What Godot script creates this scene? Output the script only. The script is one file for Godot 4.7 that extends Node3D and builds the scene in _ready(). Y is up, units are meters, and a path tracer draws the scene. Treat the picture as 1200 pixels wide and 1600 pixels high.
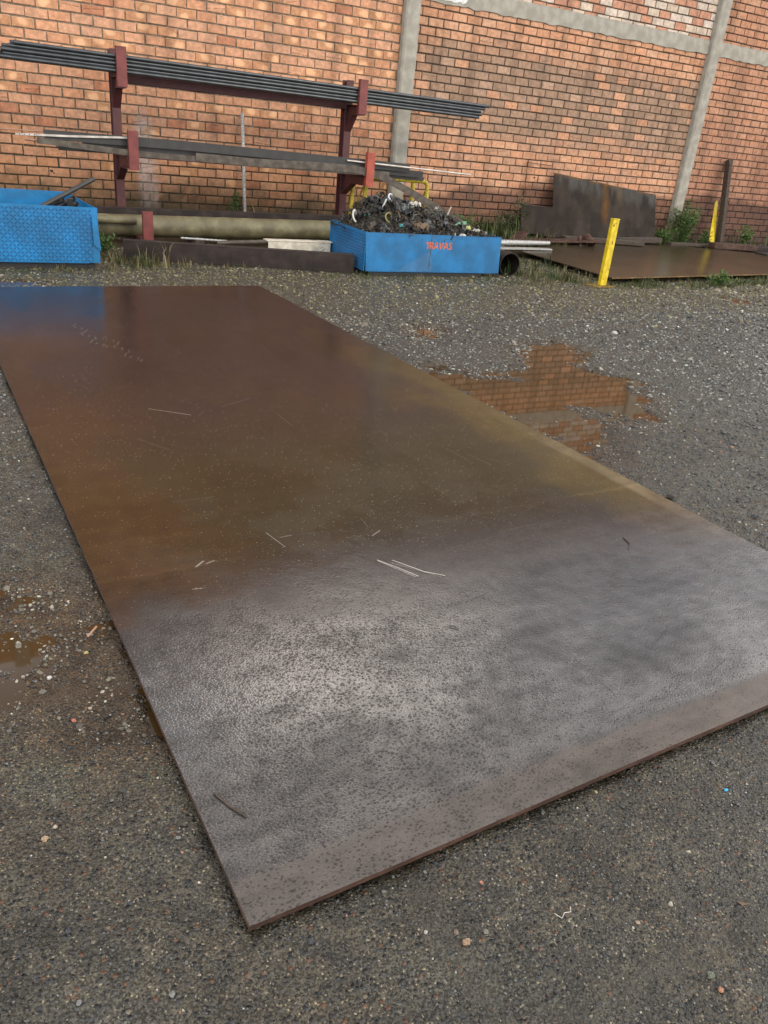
extends Node3D
# Steel yard: a wet rusted steel sheet on gravel before a brick wall, with a pipe rack, skips and scrap.

const WALL_Z := -11.435
const ROW := 0.114
const BRICK := 0.25264
const WALL_TOP := 6.7
const PLATE_AT := Vector3(0.321, 0.021, -0.919)      # near left corner of the big sheet, top face
const PLATE_W := 2.42
const PLATE_L := 6.03
var plate_along := Vector3(-0.055, 0, -0.9985).normalized()
var plate_across := Vector3(0.9985, 0, -0.055).normalized()

var cam: Camera3D
var rng := RandomNumberGenerator.new()
var M := {}
var n_low := FastNoiseLite.new()
var n_mid := FastNoiseLite.new()
var n_fine := FastNoiseLite.new()
var puddles: Array = []


func _ready() -> void:
	rng.seed = 7
	for n in [[n_low, 3, 0.35], [n_mid, 11, 1.6], [n_fine, 23, 9.0]]:
		n[0].seed = n[1]
		n[0].frequency = n[2]
		n[0].noise_type = FastNoiseLite.TYPE_SIMPLEX_SMOOTH
		n[0].fractal_octaves = 3
	# ---- camera, sky, sun, exposure
	cam = Camera3D.new()
	cam.name = "camera"
	cam.fov = 66.786
	cam.near = 0.05
	cam.far = 400.0
	cam.transform = Transform3D(Basis(Vector3(0.889031, 0.091755, 0.448558), Vector3(0.121955, 0.896860, -0.425169), Vector3(-0.441305, 0.432692, 0.786147)).orthonormalized(), Vector3(0, 1.36, 0))
	add_child(cam)
	cam.current = true
	var env := Environment.new()
	env.background_mode = Environment.BG_SKY
	env.sky = Sky.new()
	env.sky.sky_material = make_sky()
	env.tonemap_mode = Environment.TONE_MAPPER_LINEAR
	env.tonemap_exposure = 1.5
	env.sdfgi_enabled = true
	env.ssao_enabled = true
	env.ssil_enabled = true
	var we := WorldEnvironment.new()
	we.name = "environment"
	we.environment = env
	add_child(we)
	var sun := DirectionalLight3D.new()
	sun.name = "sun"
	sun.light_color = Color(1.0, 0.955, 0.88)
	sun.light_energy = 0.3
	sun.light_angular_distance = 14.0
	sun.shadow_enabled = true
	add_child(sun)
	sun.look_at_from_position(Vector3(4.5, 6.5, 10), Vector3(0, 0, 0))
	# ---- materials
	make_materials()
	# ---- setting
	build_ground()
	build_wall()
	# ---- objects
	build_sheet()
	build_rack()
	build_pipes()
	build_middle_bars()
	build_low_stock()
	build_left_skip()
	build_right_skip()
	build_right_side()
	build_plants()
	build_litter()


# ======================================================== helpers
func numbered(called: String, parent: Node) -> String:
	if not parent.has_node(called):
		return called
	var k := 1
	while parent.has_node("%s_%03d" % [called, k]):
		k += 1
	return "%s_%03d" % [called, k]


func tag(o: Node, label: String, category: String, group := "") -> Node:
	o.set_meta("label", label)
	o.set_meta("category", category)
	if group:
		o.set_meta("group", group)
	return o


func thing(called: String, label: String, category: String, at := Vector3.ZERO, turn := 0.0, group := "") -> Node3D:
	var o := Node3D.new()
	o.name = numbered(called, self)
	add_child(o, true)
	o.position = at
	o.rotation.y = turn
	tag(o, label, category, group)
	return o


func put(called: String, mesh: Mesh, m: Material, parent: Node = self) -> MeshInstance3D:
	var o := MeshInstance3D.new()
	o.name = numbered(called, parent)
	o.mesh = mesh
	o.material_override = m
	parent.add_child(o, true)
	return o


func solo(called: String, mesh: Mesh, m: Material, label: String, category: String, group := "") -> MeshInstance3D:
	var o := put(called, mesh, m)
	tag(o, label, category, group)
	return o


func structure(o: Node) -> Node:
	o.set_meta("kind", "structure")
	return o


func stuff(o: Node) -> Node:
	o.set_meta("kind", "stuff")
	return o


func st_new() -> SurfaceTool:
	var st := SurfaceTool.new()
	st.begin(Mesh.PRIMITIVE_TRIANGLES)
	return st


func tri(st: SurfaceTool, a: Vector3, b: Vector3, c: Vector3, n: Vector3, col := Color.WHITE) -> void:
	if (b - a).cross(c - a).dot(n) > 0.0:
		var t := b
		b = c
		c = t
	for p: Vector3 in [a, b, c]:
		st.set_normal(n)
		st.set_color(col)
		st.add_vertex(p)


func quad(st: SurfaceTool, a: Vector3, b: Vector3, c: Vector3, d: Vector3, n: Vector3, col := Color.WHITE) -> void:
	tri(st, a, b, c, n, col)
	tri(st, a, c, d, n, col)


# a box with chamfered edges, in a frame of its own
func box(st: SurfaceTool, xf: Transform3D, size: Vector3, bev := 0.003, col := Color.WHITE) -> void:
	var h := size * 0.5
	bev = minf(bev, minf(h.x, minf(h.y, h.z)) * 0.6)
	var axes := [Vector3.RIGHT, Vector3.UP, Vector3.BACK]
	for i in 3:
		var u: Vector3 = axes[(i + 1) % 3]
		var v: Vector3 = axes[(i + 2) % 3]
		var w: Vector3 = axes[i]
		var hu := h[(i + 1) % 3] - bev
		var hv := h[(i + 2) % 3] - bev
		for s: float in [-1.0, 1.0]:
			var c := w * h[i] * s
			quad(st, xf * (c - u * hu - v * hv), xf * (c + u * hu - v * hv), xf * (c + u * hu + v * hv), xf * (c - u * hu + v * hv), (xf.basis * (w * s)).normalized(), col)
		for su: float in [-1.0, 1.0]:
			for sv: float in [-1.0, 1.0]:
				var a := u * su * h[(i + 1) % 3] + v * sv * hv
				var b := u * su * hu + v * sv * h[(i + 2) % 3]
				var e := w * (h[i] - bev)
				quad(st, xf * (a - e), xf * (b - e), xf * (b + e), xf * (a + e), (xf.basis * (u * su + v * sv)).normalized(), col)
	for sx: float in [-1.0, 1.0]:
		for sy: float in [-1.0, 1.0]:
			for sz: float in [-1.0, 1.0]:
				tri(st, xf * Vector3(sx * h.x, sy * (h.y - bev), sz * (h.z - bev)), xf * Vector3(sx * (h.x - bev), sy * h.y, sz * (h.z - bev)), xf * Vector3(sx * (h.x - bev), sy * (h.y - bev), sz * h.z), (xf.basis * Vector3(sx, sy, sz)).normalized(), col)


func at(p: Vector3, yaw := 0.0, pitch := 0.0, roll := 0.0) -> Transform3D:
	return Transform3D(Basis.from_euler(Vector3(pitch, yaw, roll)), p)


func box_mesh(size: Vector3, bev := 0.003) -> Mesh:
	var st := st_new()
	box(st, Transform3D(), size, bev)
	return st.commit()


# box between two world corners
func span(st: SurfaceTool, a: Vector3, b: Vector3, bev := 0.003, col := Color.WHITE) -> void:
	box(st, Transform3D(Basis(), (a + b) * 0.5), (b - a).abs(), bev, col)


# frame whose z runs along d
func along(d: Vector3, p: Vector3, up := Vector3.UP) -> Transform3D:
	var z := d.normalized()
	if absf(z.dot(up)) > 0.98:
		up = Vector3.RIGHT
	var x := up.cross(z).normalized()
	return Transform3D(Basis(x, z.cross(x), z), p)


# a bar of rectangular section w x h along a path (mitred enough for gentle bends)
func bar(st: SurfaceTool, path: Array, w: float, h: float, col := Color.WHITE) -> void:
	var rings := []
	for i in path.size():
		var d: Vector3 = path[mini(i + 1, path.size() - 1)] - path[maxi(i - 1, 0)]
		var f := along(d, path[i])
		rings.append([f * Vector3(-w, -h, 0) , f * Vector3(w, -h, 0), f * Vector3(w, h, 0), f * Vector3(-w, h, 0), f])
	for i in path.size() - 1:
		var r: Array = rings[i]
		var q: Array = rings[i + 1]
		var f: Transform3D = r[4]
		var nn := [-f.basis.y, f.basis.x, f.basis.y, -f.basis.x]
		for k in 4:
			quad(st, r[k], r[(k + 1) % 4], q[(k + 1) % 4], q[k], nn[k], col)
	for e: int in [0, path.size() - 1]:
		var r: Array = rings[e]
		var f: Transform3D = r[4]
		quad(st, r[0], r[1], r[2], r[3], f.basis.z * (-1.0 if e == 0 else 1.0), col)


# a round tube along a path; radii may differ; wall > 0 makes it hollow with open ends
func tube(st: SurfaceTool, path: Array, r0: float, r1 := -1.0, seg := 10, wall := 0.0, col := Color.WHITE) -> void:
	if r1 < 0.0:
		r1 = r0
	var n := path.size()
	var rings := []
	for i in n:
		var d: Vector3 = path[mini(i + 1, n - 1)] - path[maxi(i - 1, 0)]
		rings.append(along(d, path[i]))
	for i in n - 1:
		var fa: Transform3D = rings[i]
		var fb: Transform3D = rings[i + 1]
		var ra := lerpf(r0, r1, float(i) / (n - 1))
		var rb := lerpf(r0, r1, float(i + 1) / (n - 1))
		for k in seg:
			var a0 := TAU * k / seg
			var a1 := TAU * (k + 1) / seg
			var d0 := Vector3(cos(a0), sin(a0), 0)
			var d1 := Vector3(cos(a1), sin(a1), 0)
			var pts := [[fa * (d0 * ra), fa.basis * d0], [fa * (d1 * ra), fa.basis * d1], [fb * (d1 * rb), fb.basis * d1], [fb * (d0 * rb), fb.basis * d0]]
			for t: Array in [[0, 2, 1], [0, 3, 2]]:
				for j: int in t:
					st.set_normal(pts[j][1])
					st.set_color(col)
					st.add_vertex(pts[j][0])
			if wall > 0.0:
				var qts := [[fa * (d0 * (ra - wall)), -(fa.basis * d0)], [fa * (d1 * (ra - wall)), -(fa.basis * d1)], [fb * (d1 * (rb - wall)), -(fb.basis * d1)], [fb * (d0 * (rb - wall)), -(fb.basis * d0)]]
				for t: Array in [[0, 1, 2], [0, 2, 3]]:
					for j: int in t:
						st.set_normal(qts[j][1])
						st.set_color(col)
						st.add_vertex(qts[j][0])
	for e: int in [0, n - 1]:
		var f: Transform3D = rings[e]
		var r := r0 if e == 0 else r1
		var nn := f.basis.z * (-1.0 if e == 0 else 1.0)
		for k in seg:
			var a0 := TAU * k / seg
			var a1 := TAU * (k + 1) / seg
			var d0 := Vector3(cos(a0), sin(a0), 0)
			var d1 := Vector3(cos(a1), sin(a1), 0)
			if wall > 0.0:
				quad(st, f * (d0 * r), f * (d1 * r), f * (d1 * (r - wall)), f * (d0 * (r - wall)), nn, col)
			elif r > 0.0005:
				tri(st, f.origin, f * (d0 * r), f * (d1 * r), nn, col)


# a plate: polygon (in the plane of xf, x and y) with thickness t along z, both faces and the rim
func slab(st: SurfaceTool, xf: Transform3D, poly: PackedVector2Array, t: float, col := Color.WHITE) -> void:
	var idx := Geometry2D.triangulate_polygon(poly)
	var nz := xf.basis.z.normalized()
	for i in idx.size() / 3:
		var a := poly[idx[i * 3]]
		var b := poly[idx[i * 3 + 1]]
		var c := poly[idx[i * 3 + 2]]
		for s: float in [-1.0, 1.0]:
			tri(st, xf * Vector3(a.x, a.y, t * 0.5 * s), xf * Vector3(b.x, b.y, t * 0.5 * s), xf * Vector3(c.x, c.y, t * 0.5 * s), nz * s, col)
	var sign := -1.0 if Geometry2D.is_polygon_clockwise(poly) else 1.0
	for i in poly.size():
		var a := poly[i]
		var b := poly[(i + 1) % poly.size()]
		var d := (b - a).normalized()
		var n := Vector3(d.y, -d.x, 0) * sign
		quad(st, xf * Vector3(a.x, a.y, -t * 0.5), xf * Vector3(b.x, b.y, -t * 0.5), xf * Vector3(b.x, b.y, t * 0.5), xf * Vector3(a.x, a.y, t * 0.5), (xf.basis * n).normalized(), col)


# a lumpy stone-like body
func lump(st: SurfaceTool, xf: Transform3D, size: Vector3, seed_: int, rough := 0.28, cols := 7, rows := 5, col := Color.WHITE) -> void:
	var r := RandomNumberGenerator.new()
	r.seed = seed_
	var p := []
	for j in rows + 1:
		var line := []
		for i in cols:
			var th := PI * j / rows
			var ph := TAU * (i + 0.5 * (j % 2)) / cols
			var k := 1.0 + r.randf_range(-rough, rough) if j > 0 and j < rows else 1.0
			line.append(Vector3(sin(th) * cos(ph), cos(th), sin(th) * sin(ph)) * k * size)
		p.append(line)
	for j in rows:
		for i in cols:
			var a: Vector3 = p[j][i]
			var b: Vector3 = p[j][(i + 1) % cols]
			var c: Vector3 = p[j + 1][(i + 1) % cols]
			var d: Vector3 = p[j + 1][i]
			for t: Array in [[a, b, c], [a, c, d]]:
				var n: Vector3 = (t[1] - t[0]).cross(t[2] - t[0])
				if n.length() < 1e-12:
					continue
				n = n.normalized()
				var mid: Vector3 = (t[0] + t[1] + t[2]) / 3.0
				if n.dot(mid) < 0:
					n = -n
				tri(st, xf * t[0], xf * t[1], xf * t[2], (xf.basis * n).normalized(), col)


func multi(called: String, mesh: Mesh, m: Material, places: Array, colors: Array, parent: Node = self) -> MultiMeshInstance3D:
	var mm := MultiMesh.new()
	mm.transform_format = MultiMesh.TRANSFORM_3D
	mm.use_colors = colors.size() > 0
	mm.mesh = mesh
	mm.instance_count = places.size()
	for i in places.size():
		mm.set_instance_transform(i, places[i])
		if colors.size():
			mm.set_instance_color(i, colors[i])
	var o := MultiMeshInstance3D.new()
	o.name = numbered(called, parent)
	o.multimesh = mm
	o.material_override = m
	parent.add_child(o, true)
	stuff(o)
	return o


# ======================================================== sky and materials
func make_sky() -> PanoramaSkyMaterial:
	var w := 512
	var h := 256
	var im := Image.create(w, h, false, Image.FORMAT_RGBF)
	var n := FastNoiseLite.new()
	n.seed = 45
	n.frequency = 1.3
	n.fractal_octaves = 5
	for y in h:
		var el := (0.5 - (y + 0.5) / h) * PI
		for x in w:
			var az := TAU * (x + 0.5) / w
			var d := Vector3(cos(el) * sin(az - PI), sin(el), -cos(el) * cos(az - PI))
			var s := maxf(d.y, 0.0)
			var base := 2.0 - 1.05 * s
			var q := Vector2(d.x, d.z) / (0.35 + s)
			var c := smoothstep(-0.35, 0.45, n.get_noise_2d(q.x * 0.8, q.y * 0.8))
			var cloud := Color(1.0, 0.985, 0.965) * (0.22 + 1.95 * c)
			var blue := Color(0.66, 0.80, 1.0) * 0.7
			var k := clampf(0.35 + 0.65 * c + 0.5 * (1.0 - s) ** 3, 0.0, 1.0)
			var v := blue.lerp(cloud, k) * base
			im.set_pixel(x, y, v)
	var m := PanoramaSkyMaterial.new()
	m.panorama = ImageTexture.create_from_image(im)
	return m


func std(r: float, g: float, b: float, rough := 0.8, metal := 0.0) -> StandardMaterial3D:
	var m := StandardMaterial3D.new()
	m.albedo_color = Color(r, g, b).linear_to_srgb()
	m.roughness = rough
	m.metallic = metal
	m.cull_mode = BaseMaterial3D.CULL_DISABLED
	m.vertex_color_use_as_albedo = true
	return m


func noise_bytes(w: int, h: int, seed_: int, freq: float, type: int, oct := 4, cell := -1, seamless := true) -> PackedByteArray:
	var n := FastNoiseLite.new()
	n.seed = seed_
	n.frequency = freq
	n.noise_type = type
	n.fractal_octaves = oct
	if oct <= 1:
		n.fractal_type = FastNoiseLite.FRACTAL_NONE
	if cell >= 0:
		n.cellular_return_type = cell
		n.cellular_jitter = 1.0
	var im: Image = n.get_seamless_image(w, h) if seamless else n.get_image(w, h)
	im.convert(Image.FORMAT_L8)
	return im.get_data()


func tex(w: int, h: int, data: PackedByteArray, format := Image.FORMAT_RGB8) -> ImageTexture:
	return ImageTexture.create_from_image(Image.create_from_data(w, h, false, format, data))


# a tileable grime picture: tone runs between dark and light, spots adds speckles
func grime(size: int, seed_: int, freq: float, dark: Color, light: Color, spots := 0.0) -> ImageTexture:
	var a := noise_bytes(size, size, seed_, freq, FastNoiseLite.TYPE_SIMPLEX_SMOOTH, 5)
	var b := noise_bytes(size, size, seed_ + 1, freq * 9.0, FastNoiseLite.TYPE_SIMPLEX_SMOOTH, 3)
	var out := PackedByteArray()
	out.resize(size * size * 3)
	for i in size * size:
		var t := clampf((a[i] / 255.0 - 0.25) * 1.6 + (b[i] / 255.0 - 0.5) * 0.5, 0.0, 1.0)
		var c := dark.lerp(light, t)
		if spots > 0.0 and b[i] > 255.0 * (1.0 - spots):
			c = c * 0.55
		out[i * 3] = int(c.r * 255)
		out[i * 3 + 1] = int(c.g * 255)
		out[i * 3 + 2] = int(c.b * 255)
	return tex(size, size, out)


func tri_tex(m: StandardMaterial3D, t: Texture2D, scale: float, world := true, bump: Texture2D = null, depth := 0.1) -> StandardMaterial3D:
	m.albedo_texture = t
	m.uv1_triplanar = true
	m.uv1_world_triplanar = world
	m.uv1_scale = Vector3.ONE * scale
	if bump:
		m.heightmap_enabled = true
		m.heightmap_texture = bump
		m.heightmap_scale = depth
	return m


func make_materials() -> void:
	var g1 := grime(256, 41, 0.012, Color(0.84, 0.83, 0.82), Color(1, 1, 1))
	var g2 := grime(256, 51, 0.02, Color(0.55, 0.42, 0.33), Color(1, 0.97, 0.95), 0.22)
	var g3 := grime(256, 61, 0.03, Color(0.70, 0.67, 0.64), Color(1, 1, 1), 0.06)
	M.grime = g1
	M.rust_grime = g2
	M.coarse_grime = g3
	M.red = tri_tex(std(0.17, 0.032, 0.028, 0.55), g1, 2.3)
	M.red_dark = tri_tex(std(0.085, 0.022, 0.022, 0.6), g1, 2.3)
	M.red_bright = tri_tex(std(0.36, 0.062, 0.034, 0.5), g1, 2.3)
	M.steel = tri_tex(std(0.075, 0.082, 0.09, 0.36, 0.55), g1, 1.5)
	M.dark_steel = tri_tex(std(0.034, 0.032, 0.030, 0.5, 0.1), g1, 1.6)
	M.brown_steel = tri_tex(std(0.105, 0.086, 0.066, 0.65, 0.0), g3, 1.2)
	M.rust = tri_tex(std(0.10, 0.055, 0.036, 0.8), g2, 1.4)
	M.rust_beam = tri_tex(std(0.034, 0.023, 0.019, 0.8), g2, 1.1)
	M.galv = tri_tex(std(0.52, 0.53, 0.53, 0.45, 0.3), g3, 3.0)
	M.bright_rod = tri_tex(std(0.55, 0.5, 0.45, 0.4, 0.3), g1, 3.0)
	M.rusty_rod = tri_tex(std(0.36, 0.2, 0.13, 0.6), g1, 3.0)
	M.olive = tri_tex(std(0.18, 0.16, 0.085, 0.6), g3, 0.6)
	M.white_box = tri_tex(std(0.66, 0.60, 0.49, 0.6), g1, 2.2)
	M.blue = tri_tex(std(0.004, 0.165, 0.39, 0.4), g1, 0.9)
	M.blue_worn = tri_tex(std(0.005, 0.14, 0.34, 0.42), g1, 1.1)
	M.blue_lug = tri_tex(std(0.004, 0.07, 0.23, 0.4), g1, 0.9)
	M.orange = tri_tex(std(0.75, 0.17, 0.06, 0.7), g3, 9.0)
	M.yellow = tri_tex(std(0.72, 0.52, 0.01, 0.45), g1, 3.1)
	M.yellow_dirty = tri_tex(std(0.55, 0.44, 0.03, 0.5), g3, 2.4)
	M.wood = tri_tex(std(0.085, 0.065, 0.05, 0.9), g3, 2.4)
	M.black = std(0.012, 0.012, 0.012, 0.7)
	var cg := grime(512, 71, 0.01, Color(0.87, 0.86, 0.84), Color(1, 1, 0.98), 0.03)
	M.concrete = tri_tex(std(0.34, 0.32, 0.28, 0.9), cg, 0.9, true, cg, 0.5)
	M.paint = tri_tex(std(0.72, 0.72, 0.74, 0.8), cg, 1.1)
	M.leaf = std(1, 1, 1, 0.55)
	M.leaf.backlight_enabled = true
	M.leaf.backlight = Color(0.5, 0.55, 0.2)
	M.tinted = std(1, 1, 1, 0.8)
	M.tinted_gloss = std(1, 1, 1, 0.55)
	var water := std(0.05, 0.027, 0.010, 0.03)
	water.metallic_specular = 0.38
	M.water = water


# ======================================================== ground
func puddle_depth(x: float, z: float) -> float:
	var best := -9.0
	for p: Dictionary in puddles:
		if not p.box.has_point(Vector2(x, z)):
			continue
		var q := Vector2(x, z)
		var d := 99.0
		for i in p.poly.size():
			d = minf(d, q.distance_to(Geometry2D.get_closest_point_to_segment(q, p.poly[i], p.poly[(i + 1) % p.poly.size()])))
		if not Geometry2D.is_point_in_polygon(q, p.poly):
			d = -d
		best = maxf(best, d * p.k)
	return best


func on_plate(x: float, z: float, edge := 0.0) -> bool:
	var d := Vector3(x, 0, z) - Vector3(PLATE_AT.x, 0, PLATE_AT.z)
	var u := d.dot(plate_across)
	var v := d.dot(plate_along)
	return u > -edge and u < PLATE_W + edge and v > -edge and v < PLATE_L + edge


func ground_height(x: float, z: float) -> float:
	var y := 0.007 * n_mid.get_noise_2d(x, z) + 0.004 * n_fine.get_noise_2d(x, z) + 0.004 * n_low.get_noise_2d(x, z)
	var d := puddle_depth(x, z)
	if d > -1.0:
		y -= 0.030 * smoothstep(-0.16, 0.16, d + 0.19 * n_mid.get_noise_2d(x * 1.7, z * 1.7) + 0.12 * n_fine.get_noise_2d(x, z) + 0.035 * n_fine.get_noise_2d(x * 2.2, z * 2.2))
	if on_plate(x, z, 0.0):
		y = minf(y, 0.004) - 0.006
	return y


func ground_tint(x: float, z: float) -> Color:
	var a := n_mid.get_noise_2d(x * 0.6 + 30, z * 0.6)
	var b := n_low.get_noise_2d(x * 1.3 - 12, z * 1.3)
	var c := Color(0.96, 0.86, 0.73).lerp(Color(0.86, 0.86, 0.83), clampf(0.5 + a * 0.9, 0, 1))      # brownish to grey
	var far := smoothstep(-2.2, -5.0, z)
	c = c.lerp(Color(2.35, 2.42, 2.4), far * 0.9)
	var moss := smoothstep(-5.4, -7.2, z + 0.9 * a + 0.4 * b - maxf(0.0, x - 6.0) * 0.06)
	c = c.lerp(Color(3.7, 3.3, 1.45), moss * clampf(0.75 + b, 0.25, 1.0))
	c = c.lerp(Color(0.7, 0.62, 0.42), smoothstep(-8.3, -9.3, z + 0.4 * a))
	c = c.lerp(Color(2.9, 2.15, 0.75), 0.55 * smoothstep(0.75, 0.15, Vector2((x - 6.55) * 0.8, (z + 7.12) * 1.8).length() + 0.3 * a))
	c = c.lerp(Color(1.0, 0.72, 0.42), 0.5 * smoothstep(0.6, 0.1, Vector2((x + 0.1) * 0.8, z + 3.5).length() + 0.3 * a))
	var d := puddle_depth(x, z)
	if d > -0.5:
		c = c.lerp(Color(1.15, 0.76, 0.42), 0.85 * smoothstep(-0.42, 0.0, d + 0.1 * a))
	if d > -0.6:
		c *= 1.0 - 0.38 * smoothstep(-0.32, 0.0, d + 0.12 * a)
	return c * (1.0 + 0.3 * b + 0.34 * n_mid.get_noise_2d(x * 1.9 - 7.0, z * 1.9))


func build_ground() -> void:
	# outlines of the puddles, in metres on the ground
	var P := [
		[[Vector2(3.82, -4.86), Vector2(4.2, -4.92), Vector2(4.28, -4.68), Vector2(3.92, -4.36), Vector2(3.93, -4.1), Vector2(3.98, -3.8), Vector2(3.56, -3.22), Vector2(3.32, -3.3), Vector2(3.22, -3.5), Vector2(2.9, -2.95), Vector2(2.72, -2.78), Vector2(2.66, -3.2), Vector2(2.68, -3.6), Vector2(2.62, -4.0), Vector2(2.78, -4.4), Vector2(2.9, -4.2), Vector2(3.18, -4.08), Vector2(3.5, -4.3)], 1.0],
		[[Vector2(3.15, -5.5), Vector2(3.34, -5.4), Vector2(3.1, -5.2)], 1.0],
		[[Vector2(-0.3, -2.12), Vector2(0.02, -2.14), Vector2(0.16, -2.0), Vector2(0.10, -1.9), Vector2(-0.3, -1.82)], 1.0],
		[[Vector2(0.21, -1.77), Vector2(0.28, -1.78), Vector2(0.29, -1.64), Vector2(0.23, -1.66)], 1.0],
		[[Vector2(-0.4, -7.42), Vector2(0.62, -7.4), Vector2(0.55, -7.14), Vector2(-0.4, -7.08)], 1.0],
		[[Vector2(8.1, -6.75), Vector2(8.6, -6.5), Vector2(7.9, -6.3)], 1.0],
	]
	for e: Array in P:
		var poly := PackedVector2Array(e[0])
		var b := Rect2(poly[0], Vector2.ZERO)
		for q in poly:
			b = b.expand(q)
		puddles.append({"poly": poly, "box": b.grow(0.6), "k": e[1]})
	# the gravel picture: 1.6 m across, two sizes of chips over fines
	var w := 1024
	var cv := noise_bytes(w, w, 301, 0.135, FastNoiseLite.TYPE_CELLULAR, 1, FastNoiseLite.RETURN_CELL_VALUE)
	var cd := noise_bytes(w, w, 301, 0.135, FastNoiseLite.TYPE_CELLULAR, 1, FastNoiseLite.RETURN_DISTANCE)
	var fv := noise_bytes(w, w, 302, 0.36, FastNoiseLite.TYPE_CELLULAR, 1, FastNoiseLite.RETURN_CELL_VALUE)
	var fd := noise_bytes(w, w, 302, 0.36, FastNoiseLite.TYPE_CELLULAR, 1, FastNoiseLite.RETURN_DISTANCE)
	var lo := noise_bytes(w, w, 303, 0.012, FastNoiseLite.TYPE_SIMPLEX_SMOOTH, 4)
	var al := PackedByteArray()
	var he := PackedByteArray()
	var ro := PackedByteArray()
	al.resize(w * w * 3)
	he.resize(w * w)
	ro.resize(w * w)
	for i in w * w:
		var v := cv[i]
		var f := fv[i]
		var l := lo[i] / 255.0
		var hh := 0.35 * l
		var base := 40.0 + 32.0 * l
		var r := base * 1.08
		var g := base
		var b := base * 0.84
		var fine := (f - 128) * 0.24
		r += fine
		g += fine
		b += fine
		if f > 249:
			r += 48
			g += 42
			b += 30
		elif f < 18:
			r *= 0.55
			g *= 0.57
			b *= 0.6
		hh += 0.22 * (1.0 - fd[i] / 255.0)
		if v > 178 and cd[i] < 110:               # a proud chip
			var k := (v * 7) % 97
			hh += 0.42 * (1.0 - cd[i] / 110.0) + 0.1
			if k < 40:
				r = 48.0 + k * 0.5
				g = r * 1.01
				b = r * 1.01
			elif k < 70:
				r = 55.0 + k * 0.45
				g = r * 0.95
				b = r * 0.85
			elif k < 90:
				r = 30.0
				g = 31.0
				b = 33.0
			elif k < 94:
				r = 100.0
				g = 68.0
				b = 50.0
			else:
				r = 118.0
				g = 110.0
				b = 95.0
		al[i * 3] = clampi(int(r), 0, 255)
		al[i * 3 + 1] = clampi(int(g), 0, 255)
		al[i * 3 + 2] = clampi(int(b), 0, 255)
		he[i] = clampi(int(hh * 255), 0, 255)
		ro[i] = clampi(int(70 + 90 * l), 0, 255)
	var gm := std(1, 1, 1, 1.0)
	gm.albedo_texture = tex(w, w, al)
	gm.heightmap_enabled = true
	gm.heightmap_texture = tex(w, w, he, Image.FORMAT_L8)
	gm.heightmap_scale = 0.85
	gm.roughness_texture = tex(w, w, ro, Image.FORMAT_L8)
	gm.metallic_specular = 0.4
	M.ground = gm
	# the yard near the camera as one uneven sheet
	var x0 := -3.0
	var x1 := 15.0
	var z0 := -11.44
	var z1 := 1.0
	var step := 0.019
	var nx := int((x1 - x0) / step) + 1
	var nz := int((z1 - z0) / step) + 1
	var pos := PackedVector3Array()
	var nor := PackedVector3Array()
	var uv := PackedVector2Array()
	var col := PackedColorArray()
	var ind := PackedInt32Array()
	pos.resize(nx * nz)
	nor.resize(nx * nz)
	uv.resize(nx * nz)
	col.resize(nx * nz)
	for j in nz:
		for i in nx:
			var x := lerpf(x0, x1, float(i) / (nx - 1))
			var z := lerpf(z0, z1, float(j) / (nz - 1))
			var k := j * nx + i
			var edge := minf(minf(i, nx - 1 - i), minf(j, nz - 1 - j))
			pos[k] = Vector3(x, ground_height(x, z) if edge > 0 else 0.0, z)
			uv[k] = Vector2(x, z) / 1.2
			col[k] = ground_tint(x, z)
	for j in nz:
		for i in nx:
			var l := pos[j * nx + maxi(i - 1, 0)]
			var r := pos[j * nx + mini(i + 1, nx - 1)]
			var u := pos[maxi(j - 1, 0) * nx + i]
			var d := pos[mini(j + 1, nz - 1) * nx + i]
			nor[j * nx + i] = (d - u).cross(r - l).normalized()
	ind.resize((nx - 1) * (nz - 1) * 6)
	var q := 0
	for j in nz - 1:
		for i in nx - 1:
			var a := j * nx + i
			for e: int in [a, a + 1, a + nx + 1, a, a + nx + 1, a + nx]:
				ind[q] = e
				q += 1
	# the rest of the yard out to the horizon, as a frame round that sheet
	var R := 180.0
	for e: Array in [[-R, x0, -R, R], [x1, R, -R, R], [x0, x1, -R, z0], [x0, x1, z1, R]]:
		var s := pos.size()
		for p: Array in [[e[0], e[2]], [e[1], e[2]], [e[1], e[3]], [e[0], e[3]]]:
			pos.append(Vector3(p[0], 0, p[1]))
			nor.append(Vector3.UP)
			uv.append(Vector2(p[0], p[1]) / 1.2)
			col.append(Color(1, 0.97, 0.9))
		ind.append_array(PackedInt32Array([s, s + 1, s + 2, s, s + 2, s + 3]))
	var arr := []
	arr.resize(Mesh.ARRAY_MAX)
	arr[Mesh.ARRAY_VERTEX] = pos
	arr[Mesh.ARRAY_NORMAL] = nor
	arr[Mesh.ARRAY_TEX_UV] = uv
	arr[Mesh.ARRAY_COLOR] = col
	arr[Mesh.ARRAY_INDEX] = ind
	var mesh := ArrayMesh.new()
	mesh.add_surface_from_arrays(Mesh.PRIMITIVE_TRIANGLES, arr)
	structure(put("ground", mesh, gm))
	# water lies level in the hollows
	var level := -0.0125
	for p: Dictionary in puddles:
		level -= 0.0006
		var st := st_new()
		var poly: PackedVector2Array = Geometry2D.offset_polygon(p.poly, 0.24)[0]
		var flat := PackedVector2Array()
		for v in poly:
			flat.append(Vector2(v.x, -v.y))
		slab(st, Transform3D(Basis(Vector3.RIGHT, Vector3(0, 0, -1), Vector3.UP), Vector3(0, level, 0)), flat, 0.002)
		structure(put("puddle", st.commit(), M.water))
	# loose stones on top
	var meshes := []
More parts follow.
